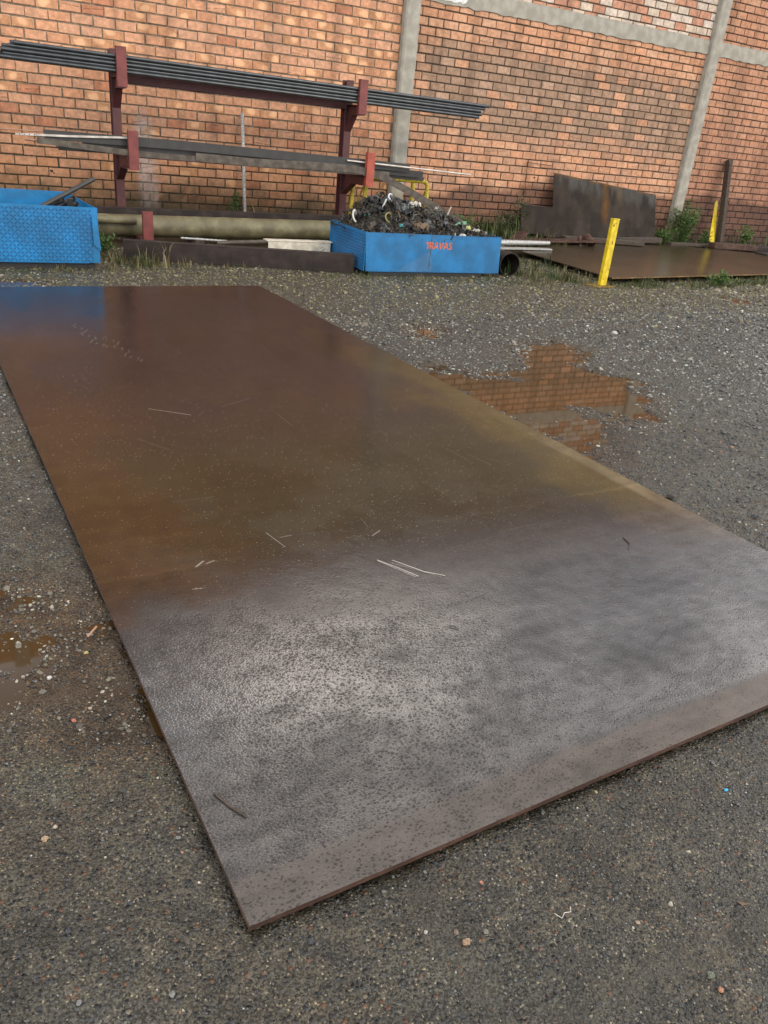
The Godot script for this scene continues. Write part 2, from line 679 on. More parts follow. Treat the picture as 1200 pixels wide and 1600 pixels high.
	for k in 3:
		var st := st_new()
		lump(st, Transform3D(), Vector3(1, 0.6, 0.8), 900 + k, 0.3, 5, 4)
		meshes.append(st.commit())
	var tf := [[], [], []]
	var cl := [[], [], []]
	var r := RandomNumberGenerator.new()
	r.seed = 99
	for i in 170000:
		var t := r.randf()
		var z := -0.25 - 9.0 * pow(t, 0.95)
		var half := 0.75 + absf(z) * 0.72
		var x := absf(z) * 0.62 - 0.1 + r.randf_range(-half, half)
		if on_plate(x, z, 0.005):
			continue
		var dist := Vector2(x, z).length()
		var s := (0.0009 + 0.00062 * dist) * exp(r.randfn(0.0, 0.45))
		if puddle_depth(x, z) > 0.05 and r.randf() < 0.93:
			continue
		var y := ground_height(x, z)
		var k := i % 3
		tf[k].append(Transform3D(Basis.from_euler(Vector3(r.randf_range(-0.4, 0.4), r.randf() * TAU, r.randf_range(-0.4, 0.4))).scaled(Vector3.ONE * s), Vector3(x, y + s * 0.15, z)))
		var c := r.randf()
		var b := exp(r.randfn(0.0, 0.5))
		var tone := Color(0.055, 0.053, 0.048) * b
		if c > 0.985:
			tone = Color(0.32, 0.29, 0.23)
		elif c > 0.97:
			tone = Color(0.17, 0.08, 0.05) * b
		elif c > 0.88:
			tone = Color(0.12, 0.105, 0.08) * b
		elif c < 0.25:
			tone = Color(0.018, 0.019, 0.021)
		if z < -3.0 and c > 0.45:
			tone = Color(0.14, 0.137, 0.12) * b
		if z + r.randfn(0.0, 0.5) < -6.0 and r.randf() < 0.8:
			tone = Color(0.145, 0.125, 0.058) * minf(b, 1.25) * (0.6 if r.randf() < 0.5 else 1.1)
		cl[k].append(tone)
	# more chips where the shallow water ends
	for i in 30000:
		var pd: Dictionary = puddles[r.randi_range(0, puddles.size() - 1)]
		var x := r.randf_range(pd.box.position.x, pd.box.end.x)
		var z := r.randf_range(pd.box.position.y, pd.box.end.y)
		if on_plate(x, z, 0.005):
			continue
		var y := ground_height(x, z)
		if y < -0.022 or y > -0.004 or r.randf() < 0.35:
			continue
		var s := (0.002 + 0.00075 * Vector2(x, z).length()) * exp(r.randfn(0.0, 0.5))
		var k := i % 3
		tf[k].append(Transform3D(Basis.from_euler(Vector3(r.randf_range(-0.4, 0.4), r.randf() * TAU, r.randf_range(-0.4, 0.4))).scaled(Vector3.ONE * s), Vector3(x, maxf(y, -0.0155) + s * 0.1, z)))
		cl[k].append((Color(0.10, 0.085, 0.06) if r.randf() < 0.7 else Color(0.2, 0.18, 0.14)) * exp(r.randfn(0.0, 0.4)))
	var m := std(1, 1, 1, 0.5)
	for k in 3:
		multi("gravel", meshes[k], m, tf[k], cl[k])


# ======================================================== wall
func wall_tone(x: float, y: float, bay: int, r: RandomNumberGenerator) -> Color:
	var c := Color(0.56, 0.245, 0.125)
	var v := r.randf()
	if bay <= 1:
		c = Color(0.78, 0.40, 0.20).lerp(Color(0.82, 0.47, 0.265), v)
		if r.randf() < 0.05:
			c = Color(0.68, 0.31, 0.155)
	elif bay == 2:
		c = Color(0.75, 0.39, 0.195).lerp(Color(0.79, 0.46, 0.255), v)
		if y > 3.36:
			c = Color(0.80, 0.66, 0.46).lerp(Color(0.84, 0.74, 0.57), v) if r.randf() < 0.6 else Color(0.72, 0.38, 0.22)
		else:
			var s := smoothstep(1.35, 1.75, y + 0.15 * n_mid.get_noise_2d(x, y)) * smoothstep(2.86, 2.56, y + 0.22 * n_mid.get_noise_2d(x * 0.7, y + 9.0))
			s *= smoothstep(6.0, 6.5, x)
			if r.randf() < 0.13:
				s *= 0.1
			c = c.lerp(Color(0.36, 0.25, 0.155).lerp(Color(0.46, 0.31, 0.19), v), s * 0.9)
			if r.randf() < 0.10 and y > 1.5:
				c = c.lerp(Color(0.78, 0.54, 0.34), 0.35)
			if y < 1.6 and r.randf() < 0.35:
				c = c.lerp(Color(0.50, 0.31, 0.19), 0.5)
	else:
		c = Color(0.62, 0.31, 0.16).lerp(Color(0.66, 0.37, 0.205), v)
		if y < 2.4:
			c = c.lerp(Color(0.46, 0.23, 0.135), 0.5 * smoothstep(2.4, 1.2, y))
	return c * r.randf_range(0.94, 1.06)


# stains that cross the bricks: damp along the foot, moss, the pale run beside the rack
func wall_stain(c: Color, x: float, y: float) -> Color:
	var n := n_mid.get_noise_2d(x * 1.3, y * 2.0)
	var f := n_fine.get_noise_2d(x, y)
	c = c * (1.0 - 0.30 * smoothstep(0.05, 0.45, n_mid.get_noise_2d(x * 2.2 + 60.0, y * 0.16)) * smoothstep(0.2, 1.0, y))
	c = c * (1.0 + 0.14 * n_mid.get_noise_2d(x * 0.8, y * 0.8 + 33.0))
	if x > 6.1:
		var edge := 0.84 + 0.16 * n_low.get_noise_2d(x * 1.8, 3.0) - 0.22 * smoothstep(7.6, 6.3, x)
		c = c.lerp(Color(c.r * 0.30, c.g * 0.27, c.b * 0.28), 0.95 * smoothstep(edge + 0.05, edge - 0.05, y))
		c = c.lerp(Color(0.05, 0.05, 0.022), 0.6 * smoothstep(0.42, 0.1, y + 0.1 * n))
	else:
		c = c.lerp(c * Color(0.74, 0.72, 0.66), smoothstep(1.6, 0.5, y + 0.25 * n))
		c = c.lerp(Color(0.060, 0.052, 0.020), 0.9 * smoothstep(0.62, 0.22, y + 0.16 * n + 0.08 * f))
		var cx := 2.27 + 0.04 * (1.3 - y) / 0.6 + 0.025 * n
		var wdt := 0.05 + 0.05 * smoothstep(1.45, 1.1, y)
		var s := smoothstep(wdt + 0.03, wdt - 0.02, absf(x - cx)) * smoothstep(1.5, 1.15, y) * smoothstep(0.1, 0.4, y)
		c = c.lerp(Color(0.62, 0.58, 0.52), s * clampf(0.62 + 0.5 * f - 0.15 * smoothstep(0.9, 0.4, y), 0.0, 0.85))
	if x > 12.2:
		c = c.lerp(c * Color(0.62, 0.58, 0.55), smoothstep(13.6, 15.0, x + 0.3 * n) * smoothstep(3.2, 2.2, y))
	return c


func build_wall() -> void:
	var wall := thing("brick_wall", "long orange brick wall with grey concrete columns and beam behind the stock", "wall", Vector3(6, 0, WALL_Z))
	var off := Vector3(-6, 0, -WALL_Z)
	# brick faces: 16 x 16 pictures, half of them with a pale burnt patch
	var bw := 64
	var bh := 28
	var W := bw * 16
	var H := bh * 16
	var n1 := noise_bytes(W, H, 77, 0.045, FastNoiseLite.TYPE_SIMPLEX_SMOOTH, 4, -1, false)
	var n2 := noise_bytes(W, H, 78, 0.25, FastNoiseLite.TYPE_SIMPLEX_SMOOTH, 2, -1, false)
	var data := PackedByteArray()
	data.resize(W * H * 3)
	var rr := RandomNumberGenerator.new()
	rr.seed = 4
	var patch := []
	for k in 256:
		patch.append([rr.randf_range(0.2, 0.8), rr.randf_range(0.1, 0.9), rr.randf_range(0.25, 0.75), rr.randf_range(-1.4, 1.4), rr.randf_range(-1.0, 1.0)])
	for y in H:
		for x in W:
			var cell := (y / bh) * 16 + x / bw
			var u := float(x % bw) / bw
			var v := float(y % bh) / bh
			var i := y * W + x
			var a := n1[i] / 255.0
			var b := n2[i] / 255.0
			var t := 0.80 + 0.22 * (a - 0.5) + 0.16 * (b - 0.5)
			var e := minf(minf(u, 1.0 - u) * 2.3, minf(v, 1.0 - v))
			t *= 0.90 + 0.10 * smoothstep(0.0, 0.12, e)
			var c := Color(t, t, t)
			if cell >= 128:
				var p: Array = patch[cell]
				var d: float = Vector2((u - p[0] + p[3] * 0.12 * (v - 0.5)) / (0.16 + 0.3 * p[2]), (v - p[1]) / (0.45 + 0.3 * p[2])).length()
				var s := smoothstep(1.1, 0.45, d + 0.9 * (a - 0.5)) * 0.85
				c = Color(t * 0.94, t * 0.84, t * 0.78).lerp(Color(0.98, 0.95, 0.93), s * 0.85)
			else:
				c.g *= 0.985 - 0.03 * a
				if cell < 26:
					var p: Array = patch[cell]
					var s: float = smoothstep(0.10, 0.02, absf(v - p[1] - p[3] * 0.4 * (u - p[0])) + 0.25 * absf(a - 0.5))
					c = c.lerp(Color(0.45, 0.42, 0.4), s * 0.6)
			data[i * 3] = int(clampf(c.r, 0, 1) * 255)
			data[i * 3 + 1] = int(clampf(c.g, 0, 1) * 255)
			data[i * 3 + 2] = int(clampf(c.b, 0, 1) * 255)
	var bm := std(1, 1, 1, 0.88)
	bm.albedo_texture = tex(W, H, data)
	bm.heightmap_enabled = true
	bm.heightmap_texture = bm.albedo_texture
	bm.heightmap_scale = 0.5
	M.brick = bm
	# bays between the columns: x from, x to, height of a course top, x of a joint
	var bays := [[-5.85, -0.055, 2.34, 1.213], [0.175, 5.905, 2.34, 1.213], [6.135, 11.87, 3.067, 6.451], [12.09, 17.83, 3.067, 9.22]]
	var all := []
	var r := RandomNumberGenerator.new()
	r.seed = 2024
	for bay in 4:
		var b: Array = bays[bay]
		var lo_row := int(ceil((b[2] - WALL_TOP) / ROW))
		var hi_row := int(ceil(b[2] / ROW))
		for row in range(lo_row, hi_row + 1):
			var top: float = b[2] - row * ROW
			var bot := top - ROW + 0.0175
			var k_top := minf(top, WALL_TOP)
			bot = maxf(bot, -0.05)
			if bay >= 2:                        # the beam interrupts the courses
				if bot > 3.155 and k_top < 3.37:
					continue
				if bot < 3.155 and k_top > 3.155:
					k_top = 3.158
				elif k_top > 3.36 and bot < 3.37:
					bot = 3.37
			if k_top - bot < 0.03:
				continue
			var shift := (BRICK * 0.5 if posmod(row, 2) == 1 else 0.0) + r.randf_range(-0.022, 0.022)
			var k0 := int(floor((b[0] - b[3] - shift) / BRICK))
			var x: float = b[3] + shift + k0 * BRICK
			while x < b[1]:
				var xa := maxf(x + 0.0072 + r.randf_range(-0.004, 0.004), b[0] + 0.004)
				var xb := minf(x + BRICK - 0.0072 + r.randf_range(-0.004, 0.004), b[1] - 0.004)
				x += BRICK
				if xb - xa < 0.03:
					continue
				var mid := Vector3((xa + xb) / 2, (k_top + bot) / 2, WALL_Z)
				var pr := seen_size(mid)
				all.append({"a": xa, "b": xb, "t": k_top + r.randf_range(-0.0025, 0.0025) + 0.005 * n_low.get_noise_2d(xa * 3.0, row * 0.7), "u": bot + r.randf_range(-0.0025, 0.0025) + 0.005 * n_low.get_noise_2d(xa * 3.0, row * 0.7 + 0.7), "bay": bay, "size": pr, "s": r.randi()})
	all.sort_custom(func(p, q): return p.size > q.size)
	var rest := st_new()
	for i in all.size():
		var e: Dictionary = all[i]
		if i < 300:
			var st := st_new()
			add_brick(st, e, off)
			put("brick", st.commit(), bm, wall)
		else:
			add_brick(rest, e, off)
	stuff(put("brick_courses", rest.commit(), bm, wall))
	# mortar: a tinted sheet set back behind the brick faces, on a body 0.2 m thick
	var mm := tri_tex(std(1, 1, 1, 0.95), M.coarse_grime, 2.0)
	var st := st_new()
	var g := 0.09
	for bay in 4:
		var b: Array = bays[bay]
		var nx := int((b[1] - b[0]) / g) + 1
		var ny := int(WALL_TOP / g) + 1
		for j in ny:
			for i in nx:
				var pts := []
				for q: Array in [[0, 0], [1, 0], [1, 1], [0, 1]]:
					var x: float = lerpf(b[0], b[1], float(i + q[0]) / nx)
					var y: float = lerpf(-0.1, WALL_TOP, float(j + q[1]) / ny)
					pts.append(Vector3(x, y, WALL_Z - 0.012))
				for t: Array in [[0, 1, 2], [0, 2, 3]]:
					for k: int in [t[0], t[2], t[1]]:
						var p: Vector3 = pts[k]
						var c := Color(0.27, 0.22, 0.165) if bay < 2 else Color(0.085, 0.060, 0.042)
						if bay == 2 and p.y > 3.3:
							c = Color(0.12, 0.088, 0.06)
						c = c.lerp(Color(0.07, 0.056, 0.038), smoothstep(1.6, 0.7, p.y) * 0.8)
						st.set_normal(Vector3.BACK)
						st.set_color(wall_stain(c, p.x, p.y))
						st.add_vertex(p + off)
	span(st, Vector3(-5.9, -0.1, WALL_Z - 0.22) + off, Vector3(18.0, WALL_TOP, WALL_Z - 0.015) + off, 0.002, Color(0.18, 0.14, 0.1))
	put("mortar", st.commit(), mm, wall)
	# columns, the nearer arris a little worn
	for p: Array in [[-0.055, 0.175], [5.905, 6.135], [11.87, 12.09], [17.83, 18.05]]:
		var c := st_new()
		var z1 := WALL_Z + 0.1
		var N := 40
		var r2 := RandomNumberGenerator.new()
		r2.seed = int(p[0] * 100) + 31
		var la := []
		for j in N + 1:
			var y: float = lerpf(-0.05, WALL_TOP + 0.05, float(j) / N)
			var o := r2.randf_range(0.0, 0.012) + (0.03 if r2.randf() < 0.08 else 0.0)
			la.append([y, o, r2.randf_range(-0.006, 0.006)])
		for j in N:
			var A: Array = la[j]
			var B: Array = la[j + 1]
			var dmp := Color(1, 1, 1)
			var tone: Array = []
			for q: Array in [A, B]:
				tone.append(dmp.lerp(Color(0.62, 0.47, 0.30), 0.85 * smoothstep(0.75, 0.25, q[0] + 0.1 * n_mid.get_noise_2d(p[0], q[0]))))
			var f := func(y: float, x: float, z: float) -> Vector3: return Vector3(x, y, z) + off
			var L := [[p[0], WALL_Z - 0.1, Vector3.LEFT], [p[0], z1 - 0.02, Vector3.LEFT], [p[0] + 0.018, z1, Vector3.BACK], [p[1] - 0.012, z1, Vector3.BACK], [p[1], z1 - 0.012, Vector3.RIGHT], [p[1], WALL_Z - 0.1, Vector3.RIGHT]]
			for k in 5:
				var nn: Vector3 = (L[k][2] + L[k + 1][2]).normalized()
				var ea: float = (A[1] if k + 0 == 1 or k == 2 else 0.0)
				var xa0: float = L[k][0] + (A[1] if k == 2 else 0.0) + A[2] * 0.3
				var xb0: float = L[k + 1][0] + (A[1] if k == 1 else 0.0) + A[2] * 0.3
				var xa1: float = L[k][0] + (B[1] if k == 2 else 0.0) + B[2] * 0.3
				var xb1: float = L[k + 1][0] + (B[1] if k == 1 else 0.0) + B[2] * 0.3
				var v := [f.call(A[0], xa0, L[k][1]), f.call(A[0], xb0, L[k + 1][1]), f.call(B[0], xb1, L[k + 1][1]), f.call(B[0], xa1, L[k][1])]
				var cc := [tone[0], tone[0], tone[1], tone[1]]
				for t: Array in [[0, 2, 1], [0, 3, 2]]:
					for q: int in t:
						c.set_normal(nn)
						c.set_color(cc[q])
						c.add_vertex(v[q])
		put("concrete_column", c.commit(), M.concrete, wall)
	# the beam, roughly plastered over the brick edges
	for p: Array in [[0.175, 5.905], [6.135, 11.87], [12.09, 17.83], [-5.85, -0.055]]:
		var poly := PackedVector2Array()
		var r3 := RandomNumberGenerator.new()
		r3.seed = int(p[0] * 10) + 9
		var N := 70
		var dx := (0.004 if p[0] > 0 else 0.0)
		for k in N + 1:
			poly.append(Vector2(lerpf(p[0] + dx, p[1] - dx, float(k) / N), 3.155 + r3.randf_range(-0.014, 0.010)))
		for k in N + 1:
			poly.append(Vector2(lerpf(p[1] - dx, p[0] + dx, float(k) / N), 3.372 + r3.randf_range(-0.006, 0.008)))
		var c := st_new()
		slab(c, Transform3D(Basis(), Vector3(0, 0, WALL_Z - 0.006) + off), poly, 0.05)
		put("concrete_beam", c.commit(), M.concrete, wall)
	# small dark holes knocked into the bricks
	for p: Array in [[8.63, 0.985, 0.022], [8.78, 0.905, 0.012], [8.05, 1.02, 0.008], [1.125, 0.592, 0.024], [1.15, 0.57, 0.012]]:
		var hs := st_new()
		lump(hs, at(Vector3(p[0], p[1], WALL_Z) + off), Vector3(p[2], p[2] * 0.7, 0.004), int(p[0] * 100), 0.35, 8, 4)
		put("broken_hole", hs.commit(), M.black, wall)
	# daub of white paint on the beam beside the first column
	var wp := PackedVector2Array()
	for k in 15:
		wp.append(Vector2(6.25 + k * 0.05, 3.205 - 0.012 * sin(k * 2.1) - 0.02 * absf(sin(k * 0.9)) + 0.06 * smoothstep(12, 14, k)))
	for k in 15:
		wp.append(Vector2(6.95 - k * 0.05 + 0.01 * sin(k * 3.0), 3.36))
	var ws := st_new()
	slab(ws, Transform3D(Basis(), Vector3(0, 0, WALL_Z + 0.021) + off), wp, 0.006)
	put("white_paint_patch", ws.commit(), M.paint, wall)


func seen_size(p: Vector3) -> float:
	var q := cam.transform.affine_inverse() * p
	if q.z > -0.1:
		return -1.0
	var f := 1.0 / tan(deg_to_rad(cam.fov * 0.5))
	var sx := q.x / -q.z * f / 0.75
	var sy := q.y / -q.z * f
	if absf(sx) > 1.01 or absf(sy) > 1.01:
		return -q.length()
	var d := p - cam.position
	return absf(d.z) / pow(d.length(), 3.0)


func add_brick(st: SurfaceTool, e: Dictionary, off: Vector3) -> void:
	var r := RandomNumberGenerator.new()
	r.seed = e.s
	var xa: float = e.a
	var xb: float = e.b
	var yb: float = e.u
	var yt: float = e.t
	var base := wall_tone((xa + xb) / 2, (yb + yt) / 2, e.bay, r)
	var z := WALL_Z + r.randf_range(-0.002, 0.002)
	var bev := 0.004
	var cell := r.randi_range(26, 127)
	var pb := 0.0 if e.bay >= 2 else 0.40 if e.bay == 1 and yb > 1.7 else 0.15 if yb > 1.4 else 0.05
	var v := r.randf()
	if v < pb:
		cell = r.randi_range(128, 255)
	elif v > 0.9:
		cell = r.randi_range(0, 25)
	if cell >= 128:
		base = base.lerp(Color(0.80, 0.52, 0.315), 0.75)
	var u0 := (cell % 16) / 16.0
	var v0 := floorf(cell / 16.0) / 16.0
	var n := 5
	var g := []
	for j in 2:
		var line := []
		for i in n:
			var x := lerpf(xa + bev, xb - bev, float(i) / (n - 1))
			var y := yb + bev if j == 0 else yt - bev
			line.append([Vector3(x, y, z) + off, Vector2(u0 + (0.03 + 0.94 * i / (n - 1.0)) / 16.0, v0 + (0.05 if j else 0.95) / 16.0), wall_stain(base, x, y)])
		g.append(line)
	for i in n - 1:
		for t: Array in [[g[0][i], g[1][i], g[1][i + 1]], [g[0][i], g[1][i + 1], g[0][i + 1]]]:
			for p: Array in t:
				st.set_normal(Vector3.BACK)
				st.set_uv(p[1])
				st.set_color(p[2])
				st.add_vertex(p[0])
	# chamfer and sides
	var zb := WALL_Z - 0.016
	var inner := [Vector3(xa + bev, yb + bev, z), Vector3(xb - bev, yb + bev, z), Vector3(xb - bev, yt - bev, z), Vector3(xa + bev, yt - bev, z)]
	var outer := [Vector3(xa, yb, z - bev), Vector3(xb, yb, z - bev), Vector3(xb, yt, z - bev), Vector3(xa, yt, z - bev)]
	var nn := [Vector3.DOWN, Vector3.RIGHT, Vector3.UP, Vector3.LEFT]
	var uvm := Vector2(u0 + 0.5 / 16.0, v0 + 0.5 / 16.0)
	var cc := [g[0][0][2], g[0][n - 1][2], g[1][n - 1][2], g[1][0][2]]
	for k in 4:
		var k2 := (k + 1) % 4
		var back_a := Vector3(outer[k].x, outer[k].y, zb)
		var back_b := Vector3(outer[k2].x, outer[k2].y, zb)
		for s: Array in [[inner[k], inner[k2], outer[k2], outer[k], (nn[k] + Vector3.BACK).normalized()], [outer[k], outer[k2], back_b, back_a, nn[k]]]:
			var cs := [cc[k], cc[k2], cc[k2], cc[k]]
			for t: Array in [[0, 1, 2], [0, 2, 3]]:
				for q: int in t:
					st.set_normal(s[4])
					st.set_uv(uvm)
					st.set_color(cs[q])
					st.add_vertex(s[q] + off)


# ======================================================== the big sheet
func plate_v(s: float) -> float:
	return log(1.0 + s / 1.5) / log(1.0 + PLATE_L / 1.5)


func build_sheet() -> void:
	var W := 1280
	var H := 2048
	var S := FastNoiseLite.TYPE_SIMPLEX_SMOOTH
	var big := noise_bytes(W, H, 501, 0.004, S, 4, -1, false)
	var mid := noise_bytes(W, H, 502, 0.02, S, 4, -1, false)
	var fin := noise_bytes(W, H, 503, 0.27, S, 3, -1, false)
	var pit := noise_bytes(W, H, 504, 0.19, FastNoiseLite.TYPE_CELLULAR, 1, FastNoiseLite.RETURN_DISTANCE, false)
	var piv := noise_bytes(W, H, 504, 0.19, FastNoiseLite.TYPE_CELLULAR, 1, FastNoiseLite.RETURN_CELL_VALUE, false)
	var al := PackedByteArray()
	var ro := PackedByteArray()
	var he := PackedByteArray()
	al.resize(W * H * 3)
	ro.resize(W * H)
	he.resize(W * H)
	var me := PackedByteArray()
	me.resize(W * H)
	for y in H:
		var s := 1.5 * (exp(float(y) / H * log(1.0 + PLATE_L / 1.5)) - 1.0)     # metres from the near edge
		var near2 := smoothstep(0.85, 0.1, s)
		var belt := smoothstep(2.9, 1.9, s) * smoothstep(1.0, 1.5, s)
		for x in W:
			var i := y * W + x
			var a := float(x) / W * PLATE_W                                      # metres from the left edge
			var B := big[i] / 255.0
			var Q := mid[i] / 255.0
			var F := fin[i] / 255.0
			var near := smoothstep(1.25, 0.68, s + 0.35 * (B - 0.5) + 0.12 * (Q - 0.5))
			# base rust: purple brown, towards olive brown in the middle belt, greyer near
			var r := 0.020
			var g := 0.011
			var b := 0.009
			r += belt * 0.006
			g += belt * 0.007
			b += belt * -0.003
			r = lerpf(r, 0.036, near)
			g = lerpf(g, 0.026, near)
			b = lerpf(b, 0.020, near)
			# orange rust along the left edge
			var o := smoothstep(0.62, 0.18, a + 0.35 * (B - 0.5) + 0.05 * (Q - 0.5)) * smoothstep(0.85, 1.25, s + 0.5 * (B - 0.5)) * smoothstep(3.6, 2.4, s + 0.6 * (Q - 0.5))
			r = lerpf(r, 0.062, o * 0.55)
			g = lerpf(g, 0.025, o * 0.55)
			b = lerpf(b, 0.006, o * 0.55)
			# ochre along the right edge
			var e := smoothstep(0.55, 0.05, (PLATE_W - a) + 0.5 * (B - 0.5) + 0.1 * (Q - 0.5)) * smoothstep(0.3, 1.0, s) * smoothstep(4.6, 2.6, s)
			r = lerpf(r, 0.095, e * 0.75)
			g = lerpf(g, 0.064, e * 0.75)
			b = lerpf(b, 0.016, e * 0.75)
			var rim := smoothstep(0.11, 0.07, PLATE_W - a + 0.02 * (Q - 0.5)) * smoothstep(2.6, 1.4, s)
			r = lerpf(r, 0.16, rim * 0.7)
			g = lerpf(g, 0.12, rim * 0.7)
			b = lerpf(b, 0.065, rim * 0.7)
			# lighter band along the near edge
			var nb := smoothstep(0.12 + 0.03 * (Q - 0.5), 0.085, s) * (0.55 + 0.45 * smoothstep(0.5, 1.4, a))
			r = lerpf(r, 0.105, nb)
			g = lerpf(g, 0.076, nb)
			b = lerpf(b, 0.058, nb)
			# tone, with faint streaks across and the tide line of drying water
			var sk := mid[y * W + x / 9] / 255.0
			var tide := exp(-pow((s - 1.31 + 0.03 * (Q - 0.5)) / 0.010, 2.0)) * smoothstep(0.25, 0.6, sk + 0.2 * B)
			var t := 0.72 + 0.42 * (B - 0.2) * 0.9 + 0.35 * (Q - 0.5) + 0.30 * (F - 0.5) + 0.30 * (sk - 0.5) + 0.3 * tide
			# pits and spatter near, sparse grit far
			var pv := piv[i]
			var pd := pit[i]
			var h := 0.5 + 0.16 * (Q - 0.5) + (0.07 + 0.26 * near * lerpf(1.0, 0.5, smoothstep(0.7, 1.7, a))) * (F - 0.5)
			var rim2 := smoothstep(0.010, 0.0, absf(B - 0.52 + 0.06 * (Q - 0.5)))
			t += 0.16 * rim2
			var wet := lerpf(0.16, 0.055, near) + 0.05 * B + (0.05 if B + 0.06 * (Q - 0.5) > 0.52 else 0.0)
			var amount := near * clampf(0.55 + 1.3 * (B - 0.35) + 0.5 * smoothstep(1.6, 0.2, a), 0.0, 1.0)
			var film := near * clampf(0.82 + 0.7 * (B - 0.5) + 0.4 * (Q - 0.5) + 0.6 * (F - 0.5), 0.15, 1.0) * (1.0 - 0.75 * nb) * (1.0 - o) * lerpf(0.55, 1.0, smoothstep(0.05, 0.5, s + 0.35 * (a - 0.6)))
			r = lerpf(r, 0.175, film * 0.95)
			g = lerpf(g, 0.160, film * 0.95)
			b = lerpf(b, 0.148, film * 0.95)
			var rag := pd + 90.0 * (F - 0.5) + 50.0 * (Q - 0.5)
			if pv > 115.0 + 100.0 * smoothstep(0.5, 1.9, a + 0.6 * (B - 0.5)) and rag < 42 + (pv * 29) % 80 and s < 2.2:
				var k := clampf(1.0 - rag / (42.0 + (pv * 29) % 80), 0.0, 1.0)
				h -= 0.30 * k * maxf(amount, 0.12)
				t *= 1.0 - 0.6 * smoothstep(0.12, 0.55, k) * amount
				wet += 0.3 * amount * k
				film *= 1.0 - 0.85 * smoothstep(0.1, 0.5, k)
			elif pv < 40 and pd < 60:
				h += 0.28 * (1.0 - pd / 60.0)
			if pv > 240 and pd < 36 and s > 0.9:      # pale grit
				r = 0.20
				g = 0.16
				b = 0.12
				h += 0.15
			wet += 0.14 * near2 * (Q + F - 0.6) + 0.28 * nb
			al[i * 3] = int(255.0 * pow(clampf(r * t, 0, 1), 0.4545))
			al[i * 3 + 1] = int(255.0 * pow(clampf(g * t, 0, 1), 0.4545))
			al[i * 3 + 2] = int(255.0 * pow(clampf(b * t, 0, 1), 0.4545))
			ro[i] = clampi(int(255.0 * wet), 20, 255)
			he[i] = clampi(int(255.0 * h), 0, 255)
			me[i] = clampi(int(255.0 * film * 0.96), 0, 255)
	var ai := Image.create_from_data(W, H, false, Image.FORMAT_RGB8, al)
	# chalk and scratches: [across, along, across, along, width in pixels, tone]
	var marks := [[0.578, 2.896, 0.75, 2.751, 1, 0.62], [0.622, 1.451, 0.644, 1.325, 2, 0.42], [0.908, 1.117, 0.978, 0.974, 2, 0.66], [0.946, 1.093, 1.062, 0.941, 1, 0.66], [0.655, 1.40, 0.70, 1.40, 2, 0.5], [0.31, 1.30, 0.345, 1.33, 4, 0.5], [0.35, 1.31, 0.38, 1.32, 4, 0.5], [0.26, 1.17, 0.29, 1.165, 2, 0.6], [0.98, 1.29, 1.03, 1.32, 2, 0.5]]
	for k in 16:
		var f := k / 15.0
		var ca := lerpf(0.55, 0.60, f) + 0.03 * sin(k * 5.1)
		var cs := lerpf(4.7, 4.1, f)
		marks.append([ca, cs, ca + 0.02, cs + 0.03, 1, 0.45])
		marks.append([ca + 0.13, cs - 0.35, ca + 0.145, cs - 0.32, 1, 0.42])
	var sr := RandomNumberGenerator.new()
	sr.seed = 88
	for k in 46:
		var sa := sr.randf_range(0.05, PLATE_W - 0.1)
		var ss := pow(sr.randf(), 1.6) * 5.0 + 0.1
		var an := sr.randf_range(-0.5, 0.5) + (1.57 if sr.randf() < 0.25 else 0.0)
		var ln := sr.randf_range(0.05, 0.35)
		marks.append([sa, ss, sa + cos(an) * ln, ss + sin(an) * ln, 1, sr.randf_range(0.16, 0.32)])
	for m: Array in marks:
		for q in 240:
			var f := q / 239.0
			var px := int(lerpf(m[0], m[2], f) / PLATE_W * W)
			var py := int(plate_v(lerpf(m[1], m[3], f)) * H)
			for dx in m[4]:
				var c := ai.get_pixel(clampi(px + dx, 0, W - 1), clampi(py, 0, H - 1))
				ai.set_pixel(clampi(px + dx, 0, W - 1), clampi(py, 0, H - 1), c.lerp(Color(m[5], m[5] * 0.95, m[5] * 0.88), 0.8))
	var pm := std(1, 1, 1, 1.0)
	pm.albedo_texture = ImageTexture.create_from_image(ai)
	pm.roughness_texture = tex(W, H, ro, Image.FORMAT_L8)
	pm.metallic = 1.0
	pm.metallic_texture = tex(W, H, me, Image.FORMAT_L8)
	pm.heightmap_enabled = true
	pm.heightmap_texture = tex(W, H, he, Image.FORMAT_L8)
	pm.heightmap_scale = 0.27
	pm.metallic_specular = 0.36
	pm.texture_repeat = false
	# the mesh: a hardly uneven top, straight cut edges
	var nx := 49
	var ns := 121
	var st := SurfaceTool.new()
	st.begin(Mesh.PRIMITIVE_TRIANGLES)
	var top := func(a: float, s: float) -> Vector3:
		var lift := 0.0025 * n_low.get_noise_2d(a * 2.0 + 5.0, s * 2.0) + 0.004 * smoothstep(0.5, 0.0, s) * smoothstep(0.3, 1.2, a)
		return plate_across * a + plate_along * s + Vector3(0, lift, 0)
	for j in ns:
		for i in nx:
			var a := PLATE_W * i / (nx - 1.0)
			var s := PLATE_L * pow(j / (ns - 1.0), 1.4)
			var p: Vector3 = top.call(a, s)
			var e := 0.02
			st.set_normal((top.call(a, s + e) - top.call(a, s - e)).cross(top.call(a - e, s) - top.call(a + e, s)).normalized() * 1.0)
			st.set_uv(Vector2(a / PLATE_W, plate_v(s)))
			st.add_vertex(p)
	for j in ns - 1:
		for i in nx - 1:
			var k := j * nx + i
			for e: int in [k, k + nx, k + nx + 1, k, k + nx + 1, k + 1]:
				st.add_index(e)
	var sheet := thing("steel_sheet", "large rust brown steel sheet lying wet on the gravel in the foreground", "steel sheet", PLATE_AT)
	var mesh := st.commit()
	# make sure the normals look up
	put("top_face", mesh, pm, sheet)
